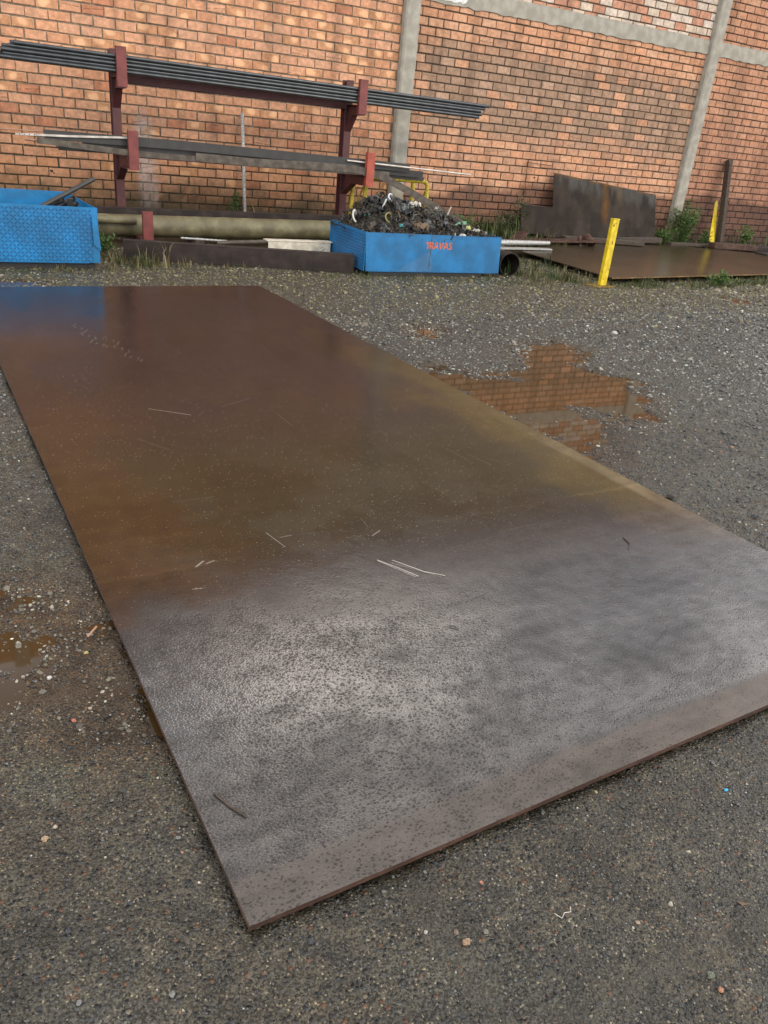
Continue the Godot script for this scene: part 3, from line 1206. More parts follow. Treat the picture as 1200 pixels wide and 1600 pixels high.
	var ed := st_new()
	var T := 0.013
	var corners := []
	for e: int in 4:
		var N := 24
		for k in N:
			var f0 := k / float(N)
			var f1 := (k + 1) / float(N)
			var q := []
			for f: float in [f0, f1]:
				match e:
					0: q.append(top.call(PLATE_W * f, 0.0))
					1: q.append(top.call(PLATE_W, PLATE_L * f))
					2: q.append(top.call(PLATE_W * (1.0 - f), PLATE_L))
					3: q.append(top.call(0.0, PLATE_L * (1.0 - f)))
			var n: Vector3 = [-plate_along, plate_across, plate_along, -plate_across][e]
			var d := Vector3(0, -T, 0)
			quad(ed, q[0], q[1], q[1] + d, q[0] + d, n)
	quad(ed, top.call(0, 0) + Vector3(0, -T, 0), top.call(PLATE_W, 0) + Vector3(0, -T, 0), top.call(PLATE_W, PLATE_L) + Vector3(0, -T, 0), top.call(0, PLATE_L) + Vector3(0, -T, 0), Vector3.DOWN)
	put("cut_edge", ed.commit(), M.rust, sheet)
	pass


# ======================================================== rack
func build_rack() -> void:
	var rack := thing("pipe_rack", "dark red steel cantilever rack with two posts holding long pipes by the wall", "storage rack", Vector3(3.35, 0, -10.75))
	var o := Vector3(-3.35, 0, 10.75)
	for p: Array in [[1.84, 1.995], [4.86, 2.0]]:
		var st := st_new()
		span(st, Vector3(p[0] - 0.05, 0.0, -10.76) + o, Vector3(p[0] + 0.05, p[1], -10.748) + o, 0.002)
		span(st, Vector3(p[0] - 0.05, 0.0, -10.90) + o, Vector3(p[0] + 0.05, p[1], -10.888) + o, 0.002)
		span(st, Vector3(p[0] - 0.005, 0.0, -10.888) + o, Vector3(p[0] + 0.005, p[1], -10.76) + o, 0.001)
		put("post", st.commit(), M.red_dark, rack)
		var base := st_new()
		span(base, Vector3(p[0] - 0.12, 0.0, -11.0) + o, Vector3(p[0] + 0.12, 0.02, -10.6) + o)
		slab(base, Transform3D(Basis(), Vector3(p[0], 0, -10.82) + o), PackedVector2Array([Vector2(-0.05, 0.02), Vector2(-0.14, 0.02), Vector2(-0.05, 0.3)]), 0.02)
		put("foot", base.commit(), M.red_dark, rack)
		var levels := [[1.6, 1.70, -10.33, 1.39, M.red, p[0] + 0.025, 1.60, 2.0], [0.77, 0.875, -10.03, 0.60, M.red if p[0] < 3 else M.red_bright, p[0] + 0.06, 0.755, 1.165], [0.0, 0.09, -9.33, 0.0, M.red, p[0] + 0.05, 0.0, 0.385]]
		for k in 3:
			var L: Array = levels[k]
			var arm := st_new()
			# tapering arm: a web plate with a flange above and below
			var zt: float = L[2]
			if k < 2:
				var zm := lerpf(-10.748, zt, 0.45)
				var f := Transform3D(Basis(Vector3.BACK, Vector3.UP, Vector3.LEFT), Vector3(p[0], 0, 0) + o)
				slab(arm, f, PackedVector2Array([Vector2(-10.748, L[1]), Vector2(zt, L[1]), Vector2(zt, L[0]), Vector2(zm, L[0] - 0.01), Vector2(-10.748, L[3])]), 0.012)
				span(arm, Vector3(p[0] - 0.045, L[1], -10.748) + o, Vector3(p[0] + 0.045, L[1] + 0.01, zt) + o, 0.002)
				bar(arm, [Vector3(p[0], L[3], -10.742) + o, Vector3(p[0], L[0] - 0.01, zm) + o, Vector3(p[0], L[0] - 0.004, zt) + o], 0.045, 0.005)
			else:
				span(arm, Vector3(p[0] - 0.045, 0.02, -10.6) + o, Vector3(p[0] + 0.045, 0.09, zt) + o, 0.003)
			put("arm", arm.commit(), M.red_dark, rack)
			var stop := st_new()
			var sx: float = L[5] - 0.02
			# channel standing at the arm's end, open to the back
			span(stop, Vector3(sx - 0.055, L[6], zt) + o, Vector3(sx + 0.055, L[7], zt + 0.012) + o, 0.002)
			span(stop, Vector3(sx - 0.055, L[6], zt - 0.06) + o, Vector3(sx - 0.045, L[7], zt) + o, 0.001)
			span(stop, Vector3(sx + 0.045, L[6], zt - 0.06) + o, Vector3(sx + 0.055, L[7], zt) + o, 0.001)
			if k == 0:
				span(stop, Vector3(sx - 0.057, L[7] - 0.005, zt - 0.06) + o, Vector3(sx + 0.057, L[7] + 0.003, zt + 0.013) + o, 0.001)
			put("end_stop", stop.commit(), L[4], rack)
	for y: Array in [[1.655, 1.765], [0.855, 0.935]]:
		var st := st_new()
		span(st, Vector3(1.845, y[0], -10.875) + o, Vector3(4.855, y[1], -10.865) + o, 0.002)
		span(st, Vector3(1.895, y[0], -10.70) + o, Vector3(4.81, y[1] - 0.01, -10.69) + o, 0.002)
		put("tie_beam", st.commit(), M.red_dark, rack)


func build_pipes() -> void:
	var st := st_new()
	tube(st, [Vector3(-3.05, 0, 0), Vector3(0, 0.0, 0), Vector3(3.05, 0, 0)], 0.0205, -1, 14, 0.0032)
	var mesh := st.commit()
	var r := RandomNumberGenerator.new()
	r.seed = 12
	for row in 5:
		var n := 7 if row % 2 == 0 else 6
		for i in n:
			var z := -10.635 + i * 0.0425 + (0.021 if row % 2 else 0.0)
			if z > -10.352 or i < n - 4:
				continue
			var front: bool = i == n - 1
			var label: String = ["dark steel pipe inside the lowest layer of the top bundle", "dark steel pipe inside the second layer of the top bundle", "dark steel pipe inside the middle layer of the top bundle", "dark steel pipe inside the layer below the top of the bundle", "dark steel pipe in the uppermost layer of the top bundle"][row]
			var grp := "dark steel pipes stacked on the top arms"
			if front and row % 2 == 0:
				label = ["front pipe at the very bottom of the bundle on the top arms", "", "front pipe halfway up the bundle on the top arms", "", "front pipe along the top of the bundle on the top arms"][row]
			var o := solo("steel_pipe", mesh, M.steel, label, "steel pipe", grp)
			o.position = Vector3(3.70 + r.randf_range(-0.05, 0.06) + (0.05 if row == 4 else 0.0) - (0.05 if row == 0 else 0.0), 1.750 + row * 0.0365, z)
			o.rotation.z = -0.004 + r.randf_range(-0.0008, 0.0008)


func build_middle_bars() -> void:
	var st := st_new()
	bar(st, [Vector3(0.87, 0.985, -10.085), Vector3(1.4, 0.955, -10.085), Vector3(1.95, 0.928, -10.085), Vector3(3.3, 0.915, -10.085), Vector3(4.3, 0.915, -10.085), Vector3(5.2, 0.92, -10.085)], 0.028, 0.030)
	solo("box_section", st.commit(), M.brown_steel, "brown rectangular steel tube along the front of the rack's middle arms", "steel tube")
	st = st_new()
	bar(st, [Vector3(2.6, 0.945, -10.048), Vector3(3.3, 0.935, -10.048), Vector3(4.2, 0.955, -10.048), Vector3(4.7, 0.95, -10.05), Vector3(5.05, 0.90, -10.05), Vector3(5.5, 0.73, -10.0), Vector3(5.95, 0.53, -9.9), Vector3(6.5, 0.27, -9.75), Vector3(6.9, 0.08, -9.6)], 0.006, 0.045)
	solo("bent_flat_bar", st.commit(), M.brown_steel, "brown flat bar sagging off the middle arm down behind the scrap skip", "steel bar")
	var spec := [
		[0.95, 5.55, 1.035, -10.16, 0.025, 0.05, "dark flat bar lying highest at the front of the middle arms"],
		[1.35, 5.80, 0.965, -10.22, 0.03, 0.04, "dark angle bar on the middle arms reaching furthest right over the yellow trestle"],
		[1.10, 5.86, 0.905, -10.29, 0.03, 0.022, "dark low bar resting on top of the yellow trestle rail"],
		[1.6, 5.3, 1.0, -10.36, 0.03, 0.04, "dark steel bar at the back of the middle arms"],
	]
	for s: Array in spec:
		st = st_new()
		bar(st, [Vector3(s[0], s[2] + 0.01, s[3]), Vector3(2.4, s[2] + 0.02, s[3]), Vector3(4.2, s[2], s[3]), Vector3(s[1], s[2] - 0.02, s[3])], s[4] * 0.5, s[5])
		solo("flat_bar", st.commit(), M.dark_steel, s[6], "steel bar", "bars on the middle arms")
	# white perforated strip
	st = st_new()
	bar(st, [Vector3(0.66, 1.028, -10.13), Vector3(1.2, 1.05, -10.13), Vector3(1.9, 1.09, -10.13)], 0.012, 0.010)
	var strip := solo("perforated_strip", st.commit(), M.bright_rod, "thin white metal strip with holes at its left end on the rack", "metal strip")
	for k in 4:
		st = st_new()
		tube(st, [Vector3(0.70 + k * 0.05, 1.030 + k * 0.002, -10.1195), Vector3(0.70 + k * 0.05, 1.030 + k * 0.002, -10.1165)], 0.006, -1, 8)
		put("hole", st.commit(), M.black, strip)
	st = st_new()
	tube(st, [Vector3(-0.9, 1.05, -10.2), Vector3(0.6, 1.065, -10.2), Vector3(2.2, 1.10, -10.2)], 0.008, -1, 8)
	solo("rusty_rod", st.commit(), M.rusty_rod, "thin rusty rod sticking out far left of the rack above the white strip", "rod")
	st = st_new()
	tube(st, [Vector3(4.6, 1.045, -10.12), Vector3(5.6, 1.02, -10.08), Vector3(6.44, 1.0, -10.0)], 0.012, -1, 8)
	solo("pale_rod", st.commit(), M.bright_rod, "pale whitish rod sticking out right of the rack past the yellow trestle", "rod")
	st = st_new()
	tube(st, [Vector3(0.75, 0.985, -10.12), Vector3(1.1, 0.975, -10.12), Vector3(1.6, 0.96, -10.12)], 0.013, -1, 8)
	solo("short_bar", st.commit(), M.rusty_rod, "short brown bar end poking out under the white strip", "steel bar")
	st = st_new()
	var loop := []
	for k in 13:
		var a := -0.4 + k * 0.32
		loop.append(Vector3(0.80 - 0.07 * cos(a), 0.93 - 0.12 * sin(a), -10.11))
	loop.append(Vector3(0.875, 1.06, -10.11))
	tube(st, loop, 0.0025, -1, 5)
	solo("wire_loop", st.commit(), M.rusty_rod, "thin rusty wire loop hanging from the bar ends at left", "wire")
	# yellow trestle
	var t := thing("yellow_trestle", "yellow tubular trestle standing behind the scrap skip", "trestle", Vector3(5.48, 0, -10.3))
	for z: float in [-0.03, -0.45]:
		st = st_new()
		tube(st, [Vector3(-0.5, 0.0, z), Vector3(-0.48, 0.80, z), Vector3(-0.45, 0.84, z), Vector3(-0.40, 0.855, z), Vector3(0.40, 0.855, z), Vector3(0.45, 0.84, z), Vector3(0.48, 0.80, z), Vector3(0.50, 0.0, z)], 0.031, -1, 10)
		put("frame", st.commit(), M.yellow_dirty, t)
	for x: float in [-0.49, 0.49]:
		st = st_new()
		tube(st, [Vector3(x, 0.25, -0.04), Vector3(x, 0.25, -0.44)], 0.015, -1, 8)
		tube(st, [Vector3(x, 0.78, -0.04), Vector3(x, 0.30, -0.44)], 0.012, -1, 8)
		put("brace", st.commit(), M.yellow_dirty, t)
	# grey pipe standing against the wall
	st = st_new()
	tube(st, [Vector3(3.60, 0.0, -11.25), Vector3(3.575, 1.48, -11.37)], 0.024, -1, 12, 0.003)
	solo("grey_pipe", st.commit(), M.galv, "slim grey pipe standing upright against the wall between the rack posts", "pipe")


# ======================================================== stock on the ground
func build_low_stock() -> void:
	var st := st_new()
	tube(st, [Vector3(0.95, 0.175, -9.72), Vector3(2.6, 0.195, -9.72), Vector3(4.75, 0.225, -9.72)], 0.120, -1, 28, 0.006)
	solo("large_pipe", st.commit(), M.olive, "thick olive yellow steel pipe lying low under the rack", "steel pipe")
	st = st_new()
	tube(st, [Vector3(0.9, 0.262, -9.56), Vector3(1.785, 0.258, -9.56)], 0.044, -1, 16, 0.004)
	solo("short_pipe", st.commit(), M.olive, "short olive pipe end in front of the thick pipe, left of the red stub", "steel pipe")
	for e: Array in [[Vector3(1.0, 0.045, -9.75), Vector3(0.1, 0.09, 0.45), "dark timber block under the thick olive pipe's left end"], [Vector3(2.5, 0.045, -9.75), Vector3(0.1, 0.09, 0.45), "dark timber block under the middle of the thick olive pipe"], [Vector3(4.4, 0.045, -9.75), Vector3(0.1, 0.09, 0.45), "dark timber block under the thick olive pipe's right end"], [Vector3(1.2, 0.10, -9.56), Vector3(0.1, 0.22, 0.07), "dark timber block under the short olive pipe end"], [Vector3(1.3, 0.12, -10.12), Vector3(0.1, 0.24, 0.1), "dark timber block under the dark beam's left end"], [Vector3(4.2, 0.12, -10.12), Vector3(0.1, 0.24, 0.1), "dark timber block under the dark beam's right end"]]:
		st = st_new()
		box(st, at(e[0]), e[1], 0.006)
		solo("timber_block", st.commit(), M.wood, e[2], "timber block", "timber blocks under the stock")
	st = st_new()
	bar(st, [Vector3(1.0, 0.285, -10.12), Vector3(4.7, 0.325, -10.12)], 0.06, 0.042)
	solo("dark_beam", st.commit(), M.rust_beam, "long dark grey beam lying behind the thick olive pipe", "beam")
	# front beam: a channel on its side
	var a := Vector3(1.455, 0.0, -8.52)
	var b := Vector3(3.755, 0.0, -7.93)
	var d := (b - a).normalized()
	var beam := thing("steel_beam", "long dark rusty steel beam lying in front of the rack beside the scrap skip", "steel beam", (a + b) * 0.5)
	var f := Transform3D(Basis(d, Vector3.UP, d.cross(Vector3.UP)), Vector3.ZERO)
	var L := (b - a).length()
	st = st_new()
	box(st, f * at(Vector3(0, 0.098, 0.045)), Vector3(L, 0.175, 0.010), 0.002)
	put("web", st.commit(), M.rust_beam, beam)
	for y: float in [0.006, 0.190]:
		st = st_new()
		box(st, f * at(Vector3(0, y, -0.005)), Vector3(L, 0.012, 0.11), 0.003)
		put("flange", st.commit(), M.rust_beam, beam)
	st = st_new()
	for x: float in [-0.12, 0.75]:
		box(st, f * at(Vector3(x, 0.098, 0.0505)), Vector3(0.012, 0.17, 0.006), 0.001)
	put("weld_seam", st.commit(), M.rust_beam, beam)
	# white channel
	var wb := thing("white_channel", "short cream painted steel channel with worn holes behind the dark beam", "steel channel", Vector3(3.42, 0, -8.72), 0.02)
	st = st_new()
	box(st, at(Vector3(0, 0.14, 0.05)), Vector3(0.76, 0.13, 0.01), 0.002)
	put("web", st.commit(), M.white_box, wb)
	st = st_new()
	box(st, at(Vector3(0, 0.211, 0.0)), Vector3(0.80, 0.012, 0.13), 0.003)
	put("flange", st.commit(), M.white_box, wb)
	st = st_new()
	box(st, at(Vector3(0.0, 0.035, -0.02)), Vector3(0.7, 0.07, 0.09), 0.006)
	put("packing", st.commit(), M.wood, wb)
	for k in 5:
		st = st_new()
		tube(st, [Vector3(0.26 + (k % 3) * 0.02, 0.11 + k * 0.012, 0.0555), Vector3(0.26 + (k % 3) * 0.02, 0.11 + k * 0.012, 0.0575)], 0.006, -1, 7)
		put("hole", st.commit(), M.black, wb)
	st = st_new()
	tube(st, [Vector3(2.2, 0.135, -9.2), Vector3(2.72, 0.12, -9.18)], 0.012, -1, 8)
	solo("thin_pipe", st.commit(), M.galv, "thin pale rod lying in weeds between the olive pipe and the dark beam", "rod")
	st = st_new()
	tube(st, [Vector3(2.6, 0.10, -9.15), Vector3(3.2, 0.15, -9.02)], 0.025, -1, 10)
	solo("thin_tube", st.commit(), M.brown_steel, "dull brown tube lying in weeds left of the cream channel", "pipe")


# ======================================================== skips
func lugs(o: Vector3, u: Vector3, v: Vector3, n: Vector3, lu: float, lv: float, pitch: float, skew := 0.0) -> Array:
	var out := []
	var i := 0
	var y := pitch * 0.6
	while y < lv - pitch * 0.5:
		var x := pitch * 0.6
		var j := 0
		while x < lu - pitch * 0.5 + skew:
			var ang := 0.78 if (i + j) % 2 == 0 else -0.78
			var b := Basis(u, v, n) * Basis(Vector3.BACK, ang)
			out.append(Transform3D(b, o + u * x + v * y + n * 0.001))
			x += pitch
			j += 1
		y += pitch
		i += 1
	return out


func lug_mesh() -> Mesh:
	var st := st_new()
	var t := 0.0035
	var p := [Vector3(-0.019, 0, 0), Vector3(0, -0.0055, 0), Vector3(0.019, 0, 0), Vector3(0, 0.0055, 0)]
	var q := [Vector3(-0.014, 0, t), Vector3(0, -0.003, t), Vector3(0.014, 0, t), Vector3(0, 0.003, t)]
	quad(st, q[0], q[1], q[2], q[3], Vector3.BACK)
	for k in 4:
		var m: Vector3 = (p[k] + p[(k + 1) % 4])
		quad(st, p[k], p[(k + 1) % 4], q[(k + 1) % 4], q[k], Vector3(m.x * 0.3, m.y, 0.006).normalized())
	return st.commit()


func build_left_skip() -> void:
	var x0 := -0.75
	var x1 := 1.135
	var zf := -7.9
	var zb := -8.78
	var yb := 0.06
	var yt := 0.545
	var s := thing("blue_skip", "blue chequer plate skip cut off by the left edge, pipe offcuts inside", "skip", Vector3(0.2, 0, -8.3))
	var o := Vector3(-0.2, 0, 8.3)
	var st := st_new()
	span(st, Vector3(x0, yb, zf - 0.006) + o, Vector3(x1, yt, zf) + o, 0.0015)
	put("front_panel", st.commit(), M.blue, s)
	multi("tread_lugs", lug_mesh(), M.blue_lug, lugs(Vector3(x0, yb, zf) + o, Vector3.RIGHT, Vector3.UP, Vector3.BACK, x1 - x0 - 0.05, yt - yb - 0.01, 0.031), [], s)
	st = st_new()
	span(st, Vector3(x0, yb, zb) + o, Vector3(x1 - 0.16, yt + 0.045, zb + 0.006) + o, 0.0015)
	put("back_panel", st.commit(), M.blue, s)
	st = st_new()
	# right end: a sloping panel with a folded flange
	slab(st, Transform3D(Basis((Vector3(x1, 0, zf) - Vector3(x1 - 0.16, 0, zb)).normalized(), Vector3.UP, (Vector3(x1, 0, zf) - Vector3(x1 - 0.16, 0, zb)).normalized().cross(Vector3.UP)), Vector3(x1 - 0.16, 0, zb) + o), PackedVector2Array([Vector2(0, yb), Vector2(0.88, yb), Vector2(0.88, yt - 0.005), Vector2(0.74, yt + 0.0), Vector2(0, yt + 0.045)]), 0.006)
	put("end_panel", st.commit(), M.blue, s)
	st = st_new()
	slab(st, Transform3D(Basis(), Vector3(x1 - 0.012, 0, zf + 0.018) + o), PackedVector2Array([Vector2(-0.045, 0.47), Vector2(0.0, 0.475), Vector2(0.022, 0.17), Vector2(-0.038, 0.225)]), 0.008)
	put("corner_flange", st.commit(), M.blue, s)
	st = st_new()
	span(st, Vector3(x0, yb - 0.006, zb) + o, Vector3(x1 - 0.1, yb, zf) + o, 0.001)
	put("floor", st.commit(), M.blue_worn, s)
	st = st_new()
	span(st, Vector3(x0, 0.0, -7.985) + o, Vector3(x1 - 0.05, 0.052, -7.935) + o, 0.002)  # front skid moved forward and kept black to stand for the shaded gap
	put("skid", st.commit(), M.black, s)
	st = st_new()
	span(st, Vector3(x0, 0.0, -8.7) + o, Vector3(x1 - 0.05, 0.05, -8.64) + o, 0.002)
	put("skid", st.commit(), M.black, s)
	for x: float in [0.62, 1.06]:
		st = st_new()
		var ring := []
		for k in 17:
			ring.append(Vector3(x + 0.034 * cos(TAU * k / 16), 0.032 + 0.034 * sin(TAU * k / 16), -7.93) + o)
		tube(st, ring, 0.0035, -1, 6)
		put("lifting_ring", st.commit(), M.dark_steel, s)
	# offcuts inside
	var specs := [
		[Vector3(0.55, 0.45, -8.02), Vector3(1.178, 0.757, -8.30), 0.021, "dark pipe offcut sticking up out of the left blue skip"],
		[Vector3(0.6, 0.30, -8.5), Vector3(0.98, 0.590, -8.2), 0.025, "pipe offcut lying second from right in the left blue skip"],
		[Vector3(0.6, 0.22, -8.4), Vector3(1.0, 0.552, -8.15), 0.022, "pipe offcut lying lowest at the right in the left blue skip"],
		[Vector3(0.3, 0.25, -8.5), Vector3(0.88, 0.575, -8.15), 0.025, "dark offcut under the raised pipe in the left blue skip"],
	]
	for e: Array in specs:
		st = st_new()
		tube(st, [e[0], e[1]], e[2], -1, 14, 0.005)
		solo("pipe_offcut", st.commit(), M.dark_steel, e[3], "pipe", "offcuts in the left skip")
	st = st_new()
	box(st, at(Vector3(0.935, 0.49, -8.12), 0.1, 0.3, 0.1), Vector3(0.05, 0.22, 0.012), 0.002)
	solo("plate_offcut", st.commit(), M.dark_steel, "small dark plate offcut standing among the pipe ends in the left skip", "steel plate")
	st = st_new()
	box(st, at(Vector3(0.2, 0.2, -8.33)), Vector3(1.5, 0.26, 0.7), 0.02)
	put("contents", st.commit(), M.black, s)


func build_right_skip() -> void:
	var xl := 3.80
	var xr := 5.535
	var zf := -7.75
	var zb := -8.78
	var yb := 0.052
	var yt := 0.45
	var s := thing("scrap_skip", "blue skip with orange lettering heaped with black scrap", "skip", Vector3(4.67, 0, -8.27))
	var o := Vector3(-4.67, 0, 8.27)
	var st := st_new()
	slab(st, Transform3D(Basis(), Vector3(0, 0, zf) + o), PackedVector2Array([Vector2(xl + 0.02, yb), Vector2(xr + 0.015, yb), Vector2(xr - 0.015, yt), Vector2(xl - 0.01, yt)]), 0.006)
	put("front_panel", st.commit(), M.blue_worn, s)
	st = st_new()
	var lp := Transform3D(Basis(Vector3(0.04, 0, -1).normalized(), Vector3.UP, Vector3(-1, 0, -0.04).normalized()), Vector3(xl, 0, zf - 0.004) + o)
	slab(st, lp, PackedVector2Array([Vector2(0, yb), Vector2(1.02, yb), Vector2(1.02, yt), Vector2(0, yt)]), 0.006)
	put("side_panel", st.commit(), M.blue, s)
	multi("tread_lugs", lug_mesh(), M.blue_lug, lugs(lp * Vector3(0, yb, 0.003), lp.basis.x, Vector3.UP, lp.basis.z, 1.0, yt - yb - 0.01, 0.031), [], s)
	st = st_new()
	span(st, Vector3(xr - 0.008, yb, zb) + o, Vector3(xr - 0.002, yt, zf - 0.004) + o, 0.001)
	put("side_panel", st.commit(), M.blue_worn, s)
	st = st_new()
	span(st, Vector3(xl + 0.03, yb, zb) + o, Vector3(xr - 0.01, yt, zb + 0.006) + o, 0.001)
	put("back_panel", st.commit(), M.blue_worn, s)
	st = st_new()
	span(st, Vector3(xl + 0.05, yb - 0.006, zb) + o, Vector3(xr - 0.01, yb, zf - 0.004) + o, 0.001)
	put("floor", st.commit(), M.blue_worn, s)
	for z: float in [zf - 0.05, zb + 0.1]:
		st = st_new()
		span(st, Vector3(xl + 0.08, 0.0, z - 0.03) + o, Vector3(xr - 0.2, yb - 0.006, z + 0.03) + o, 0.001)
		put("skid", st.commit(), M.black, s)
	# lettering, the first letter half worn away
	var font := SystemFont.new()
	font.font_names = PackedStringArray(["Droid Sans"])
	font.font_weight = 700
	for e: Array in [["T", 4.556, 0.335, 1.0], ["RAVAS", 4.722, 0.335, 1.0]]:
		var tm := TextMesh.new()
		tm.text = e[0]
		tm.font = font
		tm.font_size = 64
		tm.pixel_size = 0.00155
		tm.depth = 0.0015
		var tmi := put("lettering", tm, M.orange, s)
		tmi.position = Vector3(e[1], e[2], zf + 0.0045) + o
		tmi.rotation.z = -0.01
	# pale worn patch and rust runs
	st = st_new()
	slab(st, Transform3D(Basis(), Vector3(0, 0, zf + 0.0036) + o), PackedVector2Array([Vector2(4.20, yb + 0.005), Vector2(4.64, yb + 0.006), Vector2(4.63, yb + 0.12), Vector2(4.60, yb + 0.20), Vector2(4.56, yb + 0.215), Vector2(4.47, yb + 0.15), Vector2(4.34, yb + 0.09)]), 0.001)
	put("worn_patch", st.commit(), tri_tex(std(0.03, 0.15, 0.33, 0.5), M.grime, 1.1), s)
	st = st_new()
	var run := PackedVector2Array()
	for k in 9:
		run.append(Vector2(4.592 + 0.004 * sin(k * 1.7), yt - k * 0.044))
	for k in 9:
		run.append(Vector2(4.604 + 0.005 * sin(k * 2.3), yt - (8 - k) * 0.044))
	slab(st, Transform3D(Basis(), Vector3(0, 0, zf + 0.0042) + o), run, 0.001)
	put("rust_run", st.commit(), tri_tex(std(0.07, 0.10, 0.10, 0.7), M.coarse_grime, 4.0), s)
	# the heap
	var heap := thing("scrap_heap", "heap of dark metal shavings and rubbish filling the blue skip", "scrap heap", Vector3(4.67, 0, -8.27))
	st = SurfaceTool.new()
	st.begin(Mesh.PRIMITIVE_TRIANGLES)
	st.set_smooth_group(-1)
	var nx := 60
	var nz := 40
	var hp := func(i: int, j: int) -> Vector3:
		var u := i / float(nx)
		var v := j / float(nz)
		var x := lerpf(xl + 0.012, xr - 0.02, u)
		var z := lerpf(zf - 0.012, zb + 0.012, v)
		return Vector3(x, heap_height(x, z), z) + o
	for j in nz:
		for i in nx:
			var q := [hp.call(i, j), hp.call(i + 1, j), hp.call(i + 1, j + 1), hp.call(i, j + 1)]
			for t: Array in [[0, 2, 1], [0, 3, 2]]:
				var nn: Vector3 = (q[t[1]] - q[t[0]]).cross(q[t[2]] - q[t[0]]).normalized()
				if nn.y < 0:
					nn = -nn
				var mid: Vector3 = q[t[0]]
				var c := Color(0.010, 0.009, 0.008).lerp(Color(0.04, 0.03, 0.02), clampf(0.3 + 1.2 * n_fine.get_noise_2d(mid.x * 1.3, mid.z * 1.3), 0, 1))
				for k: int in t:
					st.set_normal(nn)
					st.set_color(c)
					st.add_vertex(q[k])
	put("rubble", st.commit(), M.tinted, heap)
	# shavings, strips and lumps
	var r := RandomNumberGenerator.new()
	r.seed = 77
	var ms := []
	for k in 5:
		st = st_new()
		if k < 2:
			lump(st, Transform3D(), Vector3(1, 0.5, 0.7), 40 + k, 0.45, 6, 4)
		elif k < 4:
			var path := []
			for q in 9:
				var a := q * (0.55 if k == 2 else 0.3)
				path.append(Vector3(cos(a) * (0.6 + 0.1 * q), 0.12 * q - 0.4 + 0.2 * sin(q * 2.0), sin(a) * 0.7))
			bar(st, path, 0.03, 0.09)
		else:
			bar(st, [Vector3(-1.2, 0, 0), Vector3(-0.2, 0.15, 0.1), Vector3(1.2, -0.05, -0.1)], 0.03, 0.10)
		ms.append(st.commit())
	var tf := [[], [], [], [], []]
	var cl := [[], [], [], [], []]
	for i in 1900:
		var x := r.randf_range(xl + 0.03, xr - 0.04)
		var z := r.randf_range(zb + 0.03, zf - 0.03)
		var k := r.randi_range(0, 4)
		var sc := r.randf_range(0.010, 0.026) * (1.0 if k < 2 else 2.2) * (1.6 if r.randf() < 0.1 else 1.0)
		tf[k].append(Transform3D(Basis.from_euler(Vector3(r.randf() * TAU, r.randf() * TAU, r.randf() * TAU)).scaled(Vector3.ONE * sc), Vector3(x, heap_height(x, z) + 0.008, z) + o))
		var c := Color(0.020, 0.016, 0.012) * exp(r.randfn(0, 0.6))
		var w := r.randf()
		if w > 0.975:
			c = Color(0.30, 0.30, 0.27)
		elif w > 0.90:
			c = Color(0.07, 0.042, 0.02)
		elif w > 0.84:
			c = Color(0.03, 0.035, 0.016)
		cl[k].append(c)
	for k in 5:
		multi("shavings", ms[k], M.tinted_gloss, tf[k], cl[k], heap)
	for k in 3:
		st = st_new()
		crumple(st, Vector3(1.0, 0.55, 0.8), 510 + k)
		var ct := []
		var cc := []
		for i in 34:
			var x := r.randf_range(xl + 0.12, xr - 0.14)
			var z := r.randf_range(zb + 0.1, zf - 0.09)
			ct.append(Transform3D(Basis.from_euler(Vector3(r.randf_range(-0.7, 0.7), r.randf() * TAU, r.randf_range(-0.7, 0.7))).scaled(Vector3.ONE * r.randf_range(0.07, 0.17)), Vector3(x, heap_height(x, z) - 0.005, z) + o))
			cc.append([Color(0.013, 0.013, 0.014), Color(0.022, 0.018, 0.013), Color(0.05, 0.036, 0.022), Color(0.035, 0.036, 0.034)][r.randi_range(0, 3)])
		multi("clods", st.commit(), M.tinted_gloss, ct, cc, heap)
